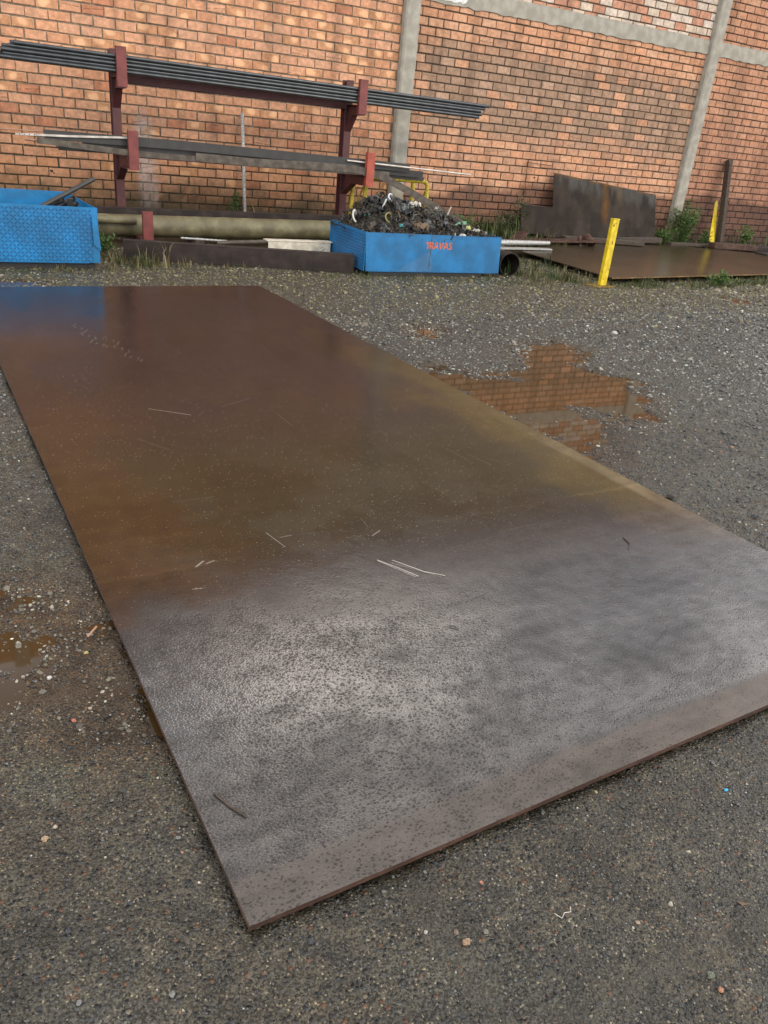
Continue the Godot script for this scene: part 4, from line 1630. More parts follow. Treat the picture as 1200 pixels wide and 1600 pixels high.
	# pieces of rubbish that stand out
	var bits := [
		["white_strip", Vector3(4.18, 0, -8.15), "strip", Color(0.62, 0.62, 0.58), Vector3(0.018, 0.10, 0.006), "white plastic strip standing on the heap left of its top", "plastic strip"],
		["white_hook", Vector3(3.90, 0, -8.35), "hook", Color(0.6, 0.58, 0.5), Vector3(0.06, 0.09, 0.008), "white hooked strap at the left end of the heap", "strap"],
		["white_tie", Vector3(4.30, 0, -8.30), "hook", Color(0.6, 0.62, 0.66), Vector3(0.07, 0.05, 0.007), "pale looped strap on top of the heap", "strap"],
		["teal_rag", Vector3(4.02, 0, -8.20), "rag", Color(0.10, 0.42, 0.36), Vector3(0.08, 0.03, 0.05), "crumpled teal rag near the left end of the heap", "rag"],
		["teal_scrap", Vector3(4.28, 0, -7.88), "rag", Color(0.08, 0.36, 0.36), Vector3(0.04, 0.03, 0.03), "small teal scrap low above the skip's front rim", "rag"],
		["white_bag", Vector3(4.62, 0, -8.25), "rag", Color(0.52, 0.50, 0.44), Vector3(0.12, 0.06, 0.07), "dirty white bag lying right of the heap's top", "bag"],
		["white_paper", Vector3(4.98, 0, -8.35), "rag", Color(0.55, 0.54, 0.5), Vector3(0.05, 0.06, 0.04), "crumpled white paper at right of the white bag", "paper"],
		["pale_stick", Vector3(5.14, 0, -8.35), "strip", Color(0.48, 0.45, 0.38), Vector3(0.014, 0.12, 0.010), "pale stick leaning out of the heap's right half", "stick"],
		["green_strip", Vector3(5.14, 0, -8.05), "strap", Color(0.16, 0.36, 0.22), Vector3(0.16, 0.02, 0.02), "green strip lying across the heap's right half", "plastic strip"],
		["yellow_foam", Vector3(5.22, 0, -8.0), "rag", Color(0.62, 0.62, 0.25), Vector3(0.05, 0.045, 0.035), "pale yellow foam lump at the right of the heap", "foam"],
		["brown_sack", Vector3(4.55, 0, -7.90), "rag", Color(0.15, 0.10, 0.055), Vector3(0.17, 0.07, 0.07), "brown crumpled sack above the lettering of the skip", "sack"],
		["white_scrap", Vector3(5.02, 0, -7.79), "rag", Color(0.55, 0.55, 0.53), Vector3(0.065, 0.035, 0.015), "white flap of plastic hanging over the skip's front rim", "plastic scrap"],
		["cream_scrap", Vector3(5.32, 0, -7.98), "rag", Color(0.48, 0.46, 0.4), Vector3(0.09, 0.04, 0.04), "cream plastic scraps near the right end of the heap", "plastic scrap"],
		["grey_foil", Vector3(4.42, 0, -8.12), "rag", Color(0.13, 0.14, 0.14), Vector3(0.10, 0.06, 0.07), "dark grey crumpled foil in the middle of the heap", "foil"],
		["olive_cord", Vector3(4.14, 0, -8.0), "hook", Color(0.22, 0.19, 0.05), Vector3(0.09, 0.07, 0.006), "olive cord tangle at the left front of the heap", "cord"],
		["black_bag", Vector3(4.86, 0, -7.95), "rag", Color(0.02, 0.021, 0.024), Vector3(0.12, 0.06, 0.07), "shiny black plastic bag at the heap's front centre", "bag"],
	]
	for k in bits.size():
		var e: Array = bits[k]
		var p: Vector3 = e[1]
		p.y = heap_height(p.x, p.z) + 0.012
		var sz: Vector3 = e[4]
		st = st_new()
		match e[2]:
			"strip":
				box(st, at(Vector3(0, sz.y * 0.5, 0), 0.4, 0.2, -0.35), sz, 0.002)
			"strap":
				bar(st, [Vector3(-sz.x * 0.5, 0.0, 0.02), Vector3(-0.02, 0.03, 0.0), Vector3(sz.x * 0.5, 0.035, -0.03)], 0.006, 0.012)
			"hook":
				var path := []
				for q in 10:
					var a := 0.2 + q * 0.45
					path.append(Vector3(cos(a) * sz.x * 0.5, 0.02 + sin(a) * sz.y * 0.5 + sz.y * 0.3, 0.01 * q))
				tube(st, path, sz.z, -1, 7)
			"rag":
				crumple(st, sz, 300 + k)
		var m := tri_tex(std(e[3].r, e[3].g, e[3].b, 0.3 if e[0] == "black_bag" else 0.7), M.grime, 5.0)
		var ob := solo(e[0], st.commit(), m, e[5], e[6])
		ob.position = p
		ob.scale = Vector3.ONE * 1.35
		ob.rotation.y = k * 1.3 if e[2] == "rag" and e[0] != "white_scrap" and e[0] != "brown_sack" else 0.1


func heap_height(x: float, z: float) -> float:
	var u := (x - 3.80) / 1.735
	var v := (z + 8.78) / 1.03                              # 0 back, 1 front
	var edge := smoothstep(0.0, 0.16, u) * smoothstep(1.0, 0.72, u) * smoothstep(0.0, 0.2, v) * smoothstep(1.0, 0.45, v)
	var top := 0.40 * exp(-pow((u - 0.28) / 0.20, 2.0)) + 0.30 * exp(-pow((u - 0.60) / 0.22, 2.0)) + 0.10
	return 0.425 + edge * top * 0.5 + 0.045 * n_fine.get_noise_2d(x * 0.8, z * 0.8) * (0.3 + edge) + 0.03 * n_mid.get_noise_2d(x * 3.0, z * 3.0)


# a crumpled sheet: a bumpy patch with folded rim
func crumple(st: SurfaceTool, sz: Vector3, seed_: int) -> void:
	var r := RandomNumberGenerator.new()
	r.seed = seed_
	var N := 7
	var g := []
	for j in N + 1:
		var line := []
		for i in N + 1:
			var u := i / float(N) * 2.0 - 1.0
			var v := j / float(N) * 2.0 - 1.0
			var k := 1.0 - 0.35 * (u * u * v * v) + r.randf_range(-0.2, 0.2)
			line.append(Vector3(u * sz.x * 0.5 * k, sz.y * (0.7 * (1.0 - 0.6 * (u * u + v * v) * 0.5) + r.randf_range(-0.38, 0.38)), v * sz.z * 0.5 * k))
		g.append(line)
	for j in N:
		for i in N:
			for t: Array in [[g[j][i], g[j][i + 1], g[j + 1][i + 1]], [g[j][i], g[j + 1][i + 1], g[j + 1][i]]]:
				var n: Vector3 = (t[1] - t[0]).cross(t[2] - t[0]).normalized()
				if n.y < 0:
					n = -n
				tri(st, t[0], t[1], t[2], n)


# ======================================================== right side of the yard
func build_right_side() -> void:
	# leaning plate, cut in an L
	var up := Vector3(0.10, 1.0, -0.41).normalized()
	var rt := Vector3(1, 0, 0)
	rt = (rt - up * rt.dot(up)).normalized()
	var xf := Transform3D(Basis(rt, up, rt.cross(up)), Vector3(8.16, 0.175, -10.95))
	var lean := thing("leaning_plate", "dark mottled steel plate with a notched corner leaning on the wall", "steel plate", Vector3(9.7, 0.1, -11.1))
	var o := Vector3(-9.7, -0.1, 11.1)
	var st := SurfaceTool.new()
	st.begin(Mesh.PRIMITIVE_TRIANGLES)
	var w := 2.96
	var h := 1.06
	var nw := 0.66
	var nh := 0.47
	var gx := 60
	var gy := 24
	var lx := func(i: int) -> float: return w * i / float(gx)
	for j in gy:
		for i in gx:
			var xa := w * i / gx
			var xb := w * (i + 1) / gx
			var ya := h * j / gy
			var yb := h * (j + 1) / gy
			if (xa + xb) / 2 < nw and (ya + yb) / 2 > nh:
				continue
			for t: Array in [[0, 0], [1, 1], [1, 0], [0, 0], [0, 1], [1, 1]]:
				var x: float = xb if t[0] else xa
				var y: float = yb if t[1] else ya
				if x < nw + 0.03 and y > nh:
					x = maxf(x, nw - 0.02)
				var shear := (0.03 * y / h) - (0.045 * (x - nw) / w if y > h * 0.9 else 0.0) * 0.0
				var q := xf * Vector3(x + shear, y - 0.02 * x / w, 0.005 + 0.004 * n_low.get_noise_2d(x, y)) + o
				var n1 := n_mid.get_noise_2d(x * 1.2 + 40.0, y * 0.7)
				var n2 := n_mid.get_noise_2d(x * 3.0, y * 1.0 + 7.0)
				var c := Color(0.056, 0.046, 0.037)
				c = c.lerp(Color(0.036, 0.030, 0.025), smoothstep(0.02, 0.2, n1 - 0.35 * (y / h - 0.55)))
				c = c.lerp(Color(0.10, 0.10, 0.10), 0.8 * smoothstep(0.75, 0.95, y / h + 0.15 * n2) * smoothstep(-0.1, 0.2, n2 + 0.15))
				c = c.lerp(Color(0.17, 0.08, 0.022), 0.75 * smoothstep(0.11, 0.02, absf(x - 1.78 - 0.05 * n2)) * smoothstep(0.3, 0.5, y / h))
				c = c.lerp(Color(0.26, 0.12, 0.03), 0.7 * smoothstep(0.985, 1.0, y / h) * smoothstep(-0.15, 0.1, n1))
				c = c.lerp(Color(0.14, 0.085, 0.04), 0.5 * smoothstep(0.12, 0.0, absf(x - 2.1)) * smoothstep(0.6, 0.9, y / h))
				st.set_normal(xf.basis.z)
				st.set_color(c)
				st.add_vertex(q)
	var lm := tri_tex(std(0.68, 0.65, 0.60, 0.75), M.grime, 1.3)
	lm.metallic_specular = 0.25
	put("face", st.commit(), lm, lean)
	st = st_new()
	slab(st, Transform3D(xf.basis, xf.origin + o - xf.basis.z * 0.003), PackedVector2Array([Vector2(0, 0), Vector2(w, -0.02), Vector2(w + 0.03, h - 0.02), Vector2(nw + 0.025, h), Vector2(nw + 0.01, nh), Vector2(0.012, nh)]), 0.006)
	put("back", st.commit(), M.rust, lean)
	# flat sheet on bearers
	var sh := thing("flat_sheet", "wet rusty steel sheet lying low on bearers below the leaning plate", "steel sheet", Vector3(9.5, 0, -9.3))
	o = Vector3(-9.5, 0, 9.3)
	var fl := Transform3D(Basis(Vector3.RIGHT, Vector3(0, 0, -1), Vector3.UP), Vector3(0, 0.08, 0) + o)
	var poly := PackedVector2Array([Vector2(7.10, 9.70), Vector2(6.96, 7.37), Vector2(10.6, 7.90), Vector2(13.1, 8.25), Vector2(12.9, 10.1), Vector2(11.1, 10.95), Vector2(9.0, 10.35)])
	st = st_new()
	slab(st, fl, poly, 0.012)
	var fm := tri_tex(std(0.055, 0.041, 0.024, 0.25), M.grime, 0.37)
	fm.metallic_specular = 0.45
	put("plate", st.commit(), fm, sh)
	st = st_new()
	var ev := [Vector3(6.955, 0.08, -7.366), Vector3(10.6, 0.08, -7.896), Vector3(13.1, 0.08, -8.246)]
	for k in 2:
		var d: Vector3 = ev[k + 1] - ev[k]
		box(st, along(d, (ev[k] + ev[k + 1]) * 0.5 + o + Vector3(0, 0, 0.004)), Vector3(0.004, 0.0135, d.length()), 0.001)
	put("edge", st.commit(), tri_tex(std(0.26, 0.17, 0.045, 0.6), M.rust_grime, 2.0), sh)
	for p: Array in [[7.6, 8.6], [9.3, 9.0], [11.4, 9.3]]:
		st = st_new()
		box(st, at(Vector3(p[0], 0.034, -p[1]) + o, 0.1), Vector3(0.09, 0.068, 2.0), 0.004)
		put("bearer", st.commit(), M.wood, sh)
	# bollard
	var b := thing("yellow_bollard", "square yellow steel bollard on a base plate beside the flat sheet", "bollard", Vector3(6.742, 0, -7.285))
	st = st_new()
	box(st, at(Vector3(0, 0.385, 0)), Vector3(0.092, 0.745, 0.06), 0.006)
	put("post", st.commit(), M.yellow, b)
	st = st_new()
	box(st, at(Vector3(0, 0.760, 0)), Vector3(0.096, 0.008, 0.064), 0.003)
	put("cap", st.commit(), M.yellow, b)
	st = st_new()
	box(st, at(Vector3(-0.03, 0.008, 0.0), 0.1), Vector3(0.34, 0.014, 0.22), 0.004)
	put("base_plate", st.commit(), tri_tex(std(0.34, 0.27, 0.03, 0.8), M.rust_grime, 3.0), b)
	for q: Array in [[-0.012, 0.71, 0.05, 0.004], [-0.03, 0.69, 0.018, 0.02], [0.0, 0.50, 0.012, 0.035], [0.03, 0.20, 0.009, 0.02], [-0.025, 0.09, 0.012, 0.012]]:
		st = st_new()
		box(st, at(Vector3(q[0], q[1], 0.0302), 0, 0, 0.2), Vector3(q[2], q[3], 0.001), 0.0)
		put("chipped_paint", st.commit(), M.rust, b)
	# wooden post and yellow strip against the wall
	st = st_new()
	var path := [Vector3(12.83, -0.02, -10.93), Vector3(12.93, 0.8, -11.16), Vector3(13.0, 1.57, -11.36)]
	bar(st, path, 0.042, 0.06)
	bar(st, [Vector3(12.80, 0.02, -10.86), Vector3(12.89, 0.7, -11.06), Vector3(12.96, 1.53, -11.28)], 0.03, 0.02)
	solo("timber_post", st.commit(), M.wood, "weathered dark timber post leaning on the wall at right", "timber post")
	st = st_new()
	slab(st, Transform3D(Basis(Vector3(1, 0, 0), Vector3(0.25, 1, -0.45).normalized(), Vector3(0, 0.41, 0.91)), Vector3(12.62, 0.1, -10.98)), PackedVector2Array([Vector2(-0.03, 0), Vector2(0.12, 0.02), Vector2(0.125, 0.80), Vector2(0.09, 0.86), Vector2(0.05, 0.8)]), 0.008)
	solo("yellow_strip", st.commit(), M.yellow, "bright yellow pointed steel strip leaning beside the timber post", "steel strip")
	# black pipe mouth beside the skip
	st = st_new()
	tube(st, [Vector3(5.78, 0.135, -7.86), Vector3(5.95, 0.14, -9.4)], 0.135, -1, 26, 0.008)
	solo("black_pipe", st.commit(), tri_tex(std(0.028, 0.024, 0.022, 0.6), M.rust_grime, 2.0), "short wide black pipe with its dark mouth beside the scrap skip", "pipe")
	st = st_new()
	tube(st, [Vector3(5.6, 0.155, -9.55), Vector3(6.9, 0.15, -9.72), Vector3(7.98, 0.14, -9.95)], 0.055, 0.03, 14)
	solo("galvanised_pipe", st.commit(), M.galv, "mottled galvanised pipe lying right of the scrap skip", "pipe")
	st = st_new()
	bar(st, [Vector3(5.6, 0.12, -9.2), Vector3(7.1, 0.11, -9.5), Vector3(7.7, 0.105, -9.55)], 0.05, 0.01)
	solo("grey_strip", st.commit(), M.galv, "pale grey metal strip under the galvanised pipe", "metal strip")
	# boards and rusty scraps along the foot of the wall
	var boards := [
		[Vector3(8.3, 0.13, -10.35), Vector3(1.7, 0.03, 0.32), -0.18, 0.05, M.rust, "rusty sheet scrap propped at the left foot of the leaning plate"],
		[Vector3(7.55, 0.16, -10.2), Vector3(0.35, 0.02, 0.22), 0.3, 0.55, M.rust, "small rusty triangular scrap tilted behind the galvanised pipe"],
		[Vector3(9.65, 0.13, -10.62), Vector3(1.5, 0.07, 0.18), -0.22, 0.0, M.wood, "grey board lying below the middle of the leaning plate"],
		[Vector3(10.65, 0.14, -10.85), Vector3(0.9, 0.08, 0.2), -0.15, 0.05, M.wood, "weathered timber block below the right half of the leaning plate"],
		[Vector3(12.0, 0.10, -10.85), Vector3(1.1, 0.05, 0.16), -0.06, 0.0, M.wood, "dark timber lying below the leafy bush"],
		[Vector3(12.75, 0.13, -10.55), Vector3(1.0, 0.10, 0.2), -0.12, 0.0, M.rust, "brown rusty beam end lying in front of the timber post"],
		[Vector3(13.7, 0.12, -10.5), Vector3(1.6, 0.09, 0.24), -0.2, 0.06, M.rust_beam, "dark rusty beam at the far right foot of the wall"],
		[Vector3(13.4, 0.08, -9.9), Vector3(1.2, 0.06, 0.3), -0.1, 0.0, M.rust_beam, "dark flat scrap lying nearest the right edge of the yard"],
	]
	for e: Array in boards:
		st = st_new()
		box(st, at(e[0], e[2], 0.0, e[3]), e[1], 0.008)
		solo("scrap_board", st.commit(), e[4], e[5], "scrap board")
	st = st_new()
	tube(st, [Vector3(8.95, 0.12, -10.1), Vector3(9.0, 0.2, -10.3)], 0.075, -1, 14, 0.006)
	tube(st, [Vector3(8.78, 0.08, -10.15), Vector3(8.74, 0.24, -10.18)], 0.02, 0.025, 8)
	solo("rusty_fitting", st.commit(), M.rust, "rusty pipe fitting standing on the flat sheet's back edge", "pipe fitting")
	# thin wire frame on the wall
	st = st_new()
	tube(st, [Vector3(8.46, 0.72, -11.39), Vector3(8.41, 1.21, -11.40), Vector3(8.93, 1.19, -11.40)], 0.006, -1, 6)
	solo("wire_hook", st.commit(), M.rust_beam, "thin bent wire standing on the wall above the plate's notch", "wire")
	st = st_new()
	tube(st, [Vector3(5.85, 0.05, -7.35), Vector3(6.2, 0.03, -7.62)], 0.012, 0.008, 6)
	solo("fallen_stick", st.commit(), M.wood, "brown stick lying in grass between skip and bollard", "stick")


# ======================================================== plants
func leaf(st: SurfaceTool, p: Vector3, d: Vector3, side: Vector3, L: float, w: float, c: Color) -> void:
	var up := d.cross(side).normalized()
	var a := p + d * L * 0.5 + side * w * 0.5 + up * w * 0.15
	var b := p + d * L * 0.5 - side * w * 0.5 + up * w * 0.15
	var t := p + d * L - up * L * 0.12
	for q: Array in [[p, a, t], [p, t, b]]:
		var n: Vector3 = (q[1] - q[0]).cross(q[2] - q[0]).normalized()
		if n.y < 0:
			n = -n
		tri(st, q[0], q[1], q[2], n, c)


func bush(called: String, label: String, category: String, p: Vector3, size: Vector3, count: int, L: float, c0: Color, c1: Color, seed_: int, stems := 8) -> void:
	var r := RandomNumberGenerator.new()
	r.seed = seed_
	var t := thing(called, label, category, p)
	var ss := st_new()
	var lf := st_new()
	for k in stems:
		var a := r.randf() * TAU
		var rad := sqrt(r.randf())
		var tip := Vector3(cos(a) * size.x * rad, size.y * r.randf_range(0.55, 1.0) * (1.15 - 0.45 * rad), sin(a) * size.z * rad)
		var mid := tip * Vector3(0.35, 0.55, 0.35) + Vector3(r.randf_range(-0.02, 0.02), 0, 0)
		var path := [Vector3(tip.x * 0.15, 0, tip.z * 0.15), mid, tip]
		tube(ss, path, 0.006, 0.002, 5, 0.0, Color(0.07, 0.075, 0.03))
		for q in count / stems:
			var f := pow(r.randf(), 0.7)
			var base: Vector3 = path[0].lerp(mid, f * 2.0) if f < 0.5 else mid.lerp(tip, f * 2.0 - 1.0)
			var d := Vector3(r.randfn(0, 1), r.randfn(0.35, 0.7), r.randfn(0, 1)).normalized()
			var side := d.cross(Vector3(r.randfn(0, 0.4), 1, r.randfn(0, 0.4))).normalized()
			var off := d * r.randf() * size.x * 0.22
			var len := L * r.randf_range(0.6, 1.25)
			leaf(lf, base + off, d, side, len, len * 0.45, c0.lerp(c1, r.randf()) * r.randf_range(0.75, 1.2))
	put("stem", ss.commit(), M.tinted, t)
	put("foliage", lf.commit(), M.leaf, t)


func tuft_mesh(seed_: int, n: int, spread: float) -> Mesh:
	var r := RandomNumberGenerator.new()
	r.seed = seed_
	var st := st_new()
	for k in n:
		var a := r.randf() * TAU
		var lean := r.randf_range(0.1, 0.9)
		var h := r.randf_range(0.5, 1.0)
		var b := Vector3(cos(a), 0, sin(a))
		var s := Vector3(-b.z, 0, b.x) * 0.022
		var root := Vector3(r.randf_range(-spread, spread), 0, r.randf_range(-spread, spread))
		var p0 := root
		var p1 := root + Vector3(0, h * 0.6, 0) + b * lean * h * 0.25
		var p2 := root + Vector3(0, h * (1.0 - lean * 0.35), 0) + b * lean * h * 0.8
		var c := Color(1, 1, 1) * r.randf_range(0.7, 1.2)
		var n1 := (b * -0.4 + Vector3.UP).normalized()
		quad(st, p0 - s, p0 + s, p1 + s * 0.8, p1 - s * 0.8, n1, c)
		tri(st, p1 - s * 0.8, p1 + s * 0.8, p2, n1, c)
	return st.commit()


func build_plants() -> void:
	var g0 := Color(0.035, 0.075, 0.015)
	var g1 := Color(0.085, 0.14, 0.03)
	bush("leafy_bush", "leafy green bush growing at the foot of the second concrete column", "bush", Vector3(12.0, 0.05, -11.12), Vector3(0.36, 0.85, 0.22), 1500, 0.06, g0, g1, 1, 16)
	bush("low_weed", "low dark green weed at the right foot of the leaning plate", "weed", Vector3(11.45, 0.06, -11.05), Vector3(0.34, 0.32, 0.2), 600, 0.06, g0, g1, 2, 10)
	bush("small_weed", "small leafy weed beside the yellow strip", "weed", Vector3(12.55, 0.05, -11.0), Vector3(0.2, 0.3, 0.15), 300, 0.06, g0, g1, 3, 8)
	bush("corner_weed", "bright leafy weed on the wall at the far right", "weed", Vector3(13.75, 0.05, -11.15), Vector3(0.2, 0.5, 0.15), 260, 0.07, g0 * 1.3, g1 * 1.2, 4, 8)
	bush("dry_vine", "dark half dry vine hanging by the notch of the leaning plate", "vine", Vector3(8.15, 0.05, -11.1), Vector3(0.42, 0.62, 0.16), 600, 0.06, Color(0.03, 0.04, 0.015), Color(0.07, 0.075, 0.03), 5, 14)
	bush("wall_weed", "tall thin weed on the wall left of the grey standing pipe", "weed", Vector3(3.42, 0.02, -11.25), Vector3(0.14, 0.62, 0.1), 220, 0.05, g0, g1, 6, 7)
	bush("rack_weed", "low weed between the left skip and the dark beam", "weed", Vector3(1.32, 0.0, -9.0), Vector3(0.25, 0.22, 0.25), 380, 0.05, g0, g1, 7, 10)
	bush("scrap_weed", "green weed behind the right end of the scrap skip", "weed", Vector3(6.9, 0.02, -10.9), Vector3(0.5, 0.42, 0.2), 500, 0.07, g0, g1, 8, 12)
	bush("verge_weed", "leafy weed at the front edge of the flat sheet", "weed", Vector3(8.9, 0.0, -7.42), Vector3(0.3, 0.14, 0.14), 420, 0.045, g0 * 1.2, g1 * 1.2, 9, 10)
	bush("column_weed", "small weed at the red rack post's foot behind the scrap skip", "weed", Vector3(5.05, 0.02, -10.9), Vector3(0.2, 0.32, 0.15), 200, 0.05, g0, g1, 10, 6)
	var st := st_new()
	for k in 5:
		var x := 7.32 + 0.02 * k
		tube(st, [Vector3(x + 0.05, 0.0, -11.2), Vector3(x + 0.03 * sin(k * 2.0), 0.45, -11.26), Vector3(x - 0.03 + 0.03 * k, 0.92 - 0.06 * k, -11.32)], 0.006, 0.002, 5, 0.0, Color(0.07, 0.06, 0.03))
	solo("dry_stalk", st.commit(), M.tinted, "tall dry stalks on the wall right of the yellow trestle", "weed")
	# grass: tufts in patches [x, z, spread x, spread z, how many, height, dryness]
	var patches := [
		[6.3, -7.75, 0.5, 0.3, 60, 0.17, 0.35], [5.8, -7.35, 0.5, 0.12, 34, 0.08, 0.4], [7.2, -7.25, 0.5, 0.12, 60, 0.09, 0.3], [8.3, -7.3, 0.9, 0.12, 90, 0.09, 0.3],
		[9.6, -7.55, 0.9, 0.14, 90, 0.10, 0.3], [10.6, -7.7, 0.7, 0.2, 70, 0.12, 0.4], [4.6, -7.55, 0.9, 0.12, 60, 0.06, 0.4], [4.3, -7.3, 0.8, 0.3, 40, 0.04, 0.6],
		[1.35, -8.4, 0.25, 0.4, 60, 0.10, 0.6], [2.5, -8.15, 1.2, 0.10, 30, 0.08, 0.8], [2.5, -9.1, 1.2, 0.3, 70, 0.07, 0.4], [2.2, -10.4, 1.2, 0.25, 60, 0.15, 0.6],
		[4.0, -10.5, 1.0, 0.4, 90, 0.22, 0.5], [3.3, -11.2, 2.6, 0.15, 160, 0.2, 0.5], [7.4, -11.0, 1.0, 0.3, 190, 0.32, 0.2], [7.8, -10.5, 0.7, 0.3, 70, 0.2, 0.3],
		[11.8, -11.0, 0.8, 0.2, 120, 0.2, 0.2], [13.5, -10.9, 0.9, 0.3, 120, 0.22, 0.3], [0.6, -7.75, 0.7, 0.1, 40, 0.06, 0.6], [1.6, -8.15, 0.2, 0.2, 40, 0.11, 0.6],
		[3.6, -7.65, 0.3, 0.1, 26, 0.07, 0.7], [6.0, -8.4, 0.3, 0.5, 50, 0.14, 0.3], [6.6, -8.8, 0.3, 0.5, 50, 0.16, 0.3],
	]
	var r := RandomNumberGenerator.new()
	r.seed = 314
	var tf := [[], [], []]
	var cl := [[], [], []]
	for e: Array in patches:
		for k in e[4]:
			var p := Vector3(e[0] + r.randfn(0, 0.55) * e[2], 0, e[1] + r.randfn(0, 0.55) * e[3])
			p.y = ground_height(p.x, p.z) - 0.005
			var v := r.randi_range(0, 2)
			var h: float = e[5] * 0.75 * exp(r.randfn(0, 0.4))
			tf[v].append(Transform3D(Basis(Vector3.UP, r.randf() * TAU).scaled(Vector3(h * 0.8, h, h * 0.8)), p))
			var c := Color(0.03, 0.06, 0.012).lerp(Color(0.075, 0.10, 0.025), r.randf())
			if r.randf() < e[6]:
				c = Color(0.24, 0.19, 0.09).lerp(Color(0.13, 0.11, 0.05), r.randf())
			cl[v].append(c)
	for v in 3:
		multi("grass", tuft_mesh(60 + v, 16, 0.55), M.leaf, tf[v], cl[v])


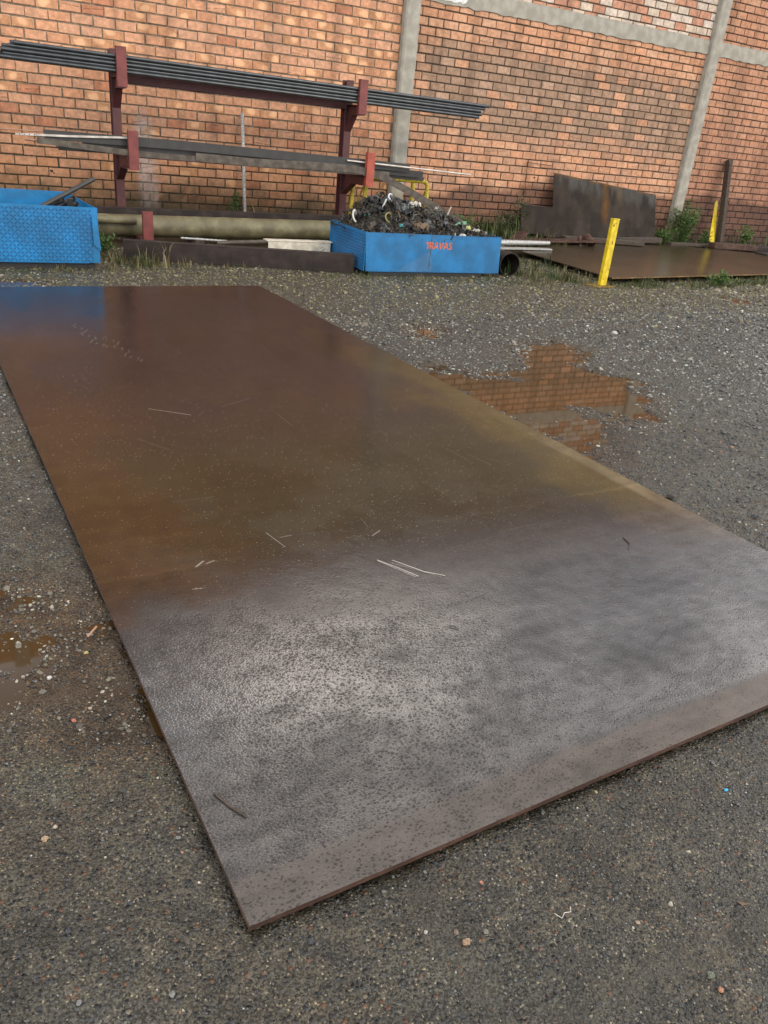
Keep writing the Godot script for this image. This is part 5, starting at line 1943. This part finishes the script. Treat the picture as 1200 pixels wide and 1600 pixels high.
# ======================================================== litter
func build_litter() -> void:
	var stones := [
		[0.691, -0.743, 0.0085, Color(0.36, 0.24, 0.15), "tan pebble lying alone on the gravel below the sheet's corner"],
		[0.684, -0.768, 0.006, Color(0.22, 0.17, 0.12), "small brown pebble touching the tan pebble in the foreground"],
		[0.791, -0.843, 0.0045, Color(0.55, 0.25, 0.17), "pink brick chip just below the sheet's near edge"],
		[0.003, -1.286, 0.008, Color(0.42, 0.30, 0.19), "pale tan chip on the gravel at the far left"],
		[0.025, -1.31, 0.005, Color(0.50, 0.42, 0.32), "tiny cream chip beside the pale tan chip at left"],
		[0.103, -1.640, 0.007, Color(0.50, 0.17, 0.11), "coral red chip left of the sheet's near half"],
		[0.068, -1.838, 0.008, Color(0.62, 0.62, 0.60), "white stone chip by the left puddles"],
		[0.170, -1.906, 0.008, Color(0.52, 0.42, 0.16), "yellow chip beside the sheet's left edge"],
		[1.030, -0.640, 0.0055, Color(0.38, 0.31, 0.22), "beige stone chip near the bottom of the yard"],
		[0.630, -0.792, 0.0045, Color(0.45, 0.44, 0.42), "light grey chip left of the tan pebble"],
		[5.003, -5.124, 0.028, Color(0.66, 0.64, 0.60), "white stone on the far gravel right of the big puddle"],
		[1.083, -0.501, 0.008, Color(0.16, 0.18, 0.13), "mossy green pebble near the bottom right"],
		[1.078, -0.473, 0.006, Color(0.46, 0.22, 0.13), "orange brick chip near the bottom right"],
		[0.02, -1.05, 0.006, Color(0.05, 0.055, 0.065), "dark slate chip at the lower left"],
		[0.17, -1.36, 0.010, Color(0.05, 0.05, 0.045), "dark stone on the gravel left of the sheet's corner"],
		[0.42, -0.86, 0.007, Color(0.05, 0.055, 0.065), "blackish stone right below the sheet's corner"],
		[1.19, -1.11 + 0.16, 0.0045, Color(0.5, 0.4, 0.25), "sandy chip on the gravel near the sheet's near edge"],
	]
	for k in stones.size():
		var e: Array = stones[k]
		var st := st_new()
		lump(st, Transform3D(), Vector3(1, 0.62, 0.8) * e[2], 700 + k, 0.22, 8, 6)
		var m := tri_tex(std(e[3].r, e[3].g, e[3].b, 0.7), M.coarse_grime, 25.0)
		var o := solo("stone", st.commit(), m, e[4], "stone")
		o.position = Vector3(e[0], ground_height(e[0], e[1]) + e[2] * 0.25, e[1])
		o.rotation.y = k * 1.1
	# twigs and straws
	var P := func(a: float, s: float) -> Vector3: return PLATE_AT + plate_across * a + plate_along * s + Vector3(0, 0.0035, 0)
	var st := st_new()
	tube(st, [P.call(0.045, 0.335), P.call(0.062, 0.29), P.call(0.085, 0.245)], 0.0022, 0.0032, 6)
	solo("twig", st.commit(), M.wood, "dark twig lying on the sheet's near left corner", "twig")
	st = st_new()
	tube(st, [P.call(1.925, 0.93), P.call(1.91, 0.88), P.call(1.87, 0.85)], 0.003, 0.0015, 6)
	solo("twig", st.commit(), M.wood, "short bent twig on the right half of the sheet", "twig")
	st = st_new()
	tube(st, [P.call(0.915, 0.68), P.call(0.935, 0.655)], 0.0015, -1, 6)
	solo("twig", st.commit(), M.wood, "tiny dark twig in the middle of the sheet's bright area", "twig")
	st = st_new()
	tube(st, [P.call(0.955, 1.10), P.call(1.02, 0.99), P.call(1.075, 0.94)], 0.0012, -1, 5)
	solo("straw", st.commit(), M.bright_rod, "longer of two pale straws crossing on the sheet", "straw")
	st = st_new()
	tube(st, [P.call(0.905, 1.12), P.call(0.94, 1.06), P.call(0.985, 0.97)], 0.0012, -1, 5)
	solo("straw", st.commit(), M.bright_rod, "shorter of two pale straws crossing on the sheet", "straw")
	st = st_new()
	box(st, at(Vector3(0.198, 0.006, -1.99), 0.9, 0.0, 0.05), Vector3(0.05, 0.004, 0.006), 0.001)
	solo("wood_splinter", st.commit(), M.rusty_rod, "brown wood splinter on gravel beside the sheet's left edge", "splinter")
	st = st_new()
	leaf(st, Vector3.ZERO, Vector3(1, 0.1, 0).normalized(), Vector3(0, 0.3, 1).normalized(), 0.026, 0.014, Color(0.13, 0.08, 0.05))
	var o := solo("dead_leaf", st.commit(), M.tinted, "curled brown dead leaf on the right foreground gravel", "leaf")
	o.position = Vector3(1.262, 0.006, -0.597)
	o.rotation.y = -0.9
	st = st_new()
	lump(st, Transform3D(), Vector3(0.006, 0.002, 0.004), 5, 0.3, 6, 4)
	o = solo("blue_chip", st.commit(), std(0.03, 0.30, 0.50, 0.4), "small bright blue plastic chip on the right gravel", "plastic chip")
	o.position = Vector3(1.499, 0.006, -0.828)
	st = st_new()
	tube(st, [Vector3(0.885, 0.008, -0.722), Vector3(0.893, 0.007, -0.708), Vector3(0.905, 0.007, -0.716), Vector3(0.918, 0.008, -0.712), Vector3(0.925, 0.007, -0.722)], 0.001, -1, 5)
	solo("white_thread", st.commit(), M.bright_rod, "short white thread on gravel below the sheet", "thread")
	st = st_new()
	slab(st, at(Vector3(0.745, 0.006, -0.87), 0.3, -PI / 2), PackedVector2Array([Vector2(-0.010, 0.0), Vector2(0.012, 0.004), Vector2(0.004, 0.012)]), 0.002)
	solo("dark_shard", st.commit(), M.rust_beam, "dark triangular shard on gravel at the sheet's near edge", "shard")
	st = st_new()
	lump(st, Transform3D(), Vector3(0.022, 0.012, 0.016), 8, 0.3, 7, 5)
	o = solo("black_lump", st.commit(), M.rust_beam, "black lump on the gravel beside the sheet's right edge", "stone")
	o.position = Vector3(2.72, 0.012, -2.22)
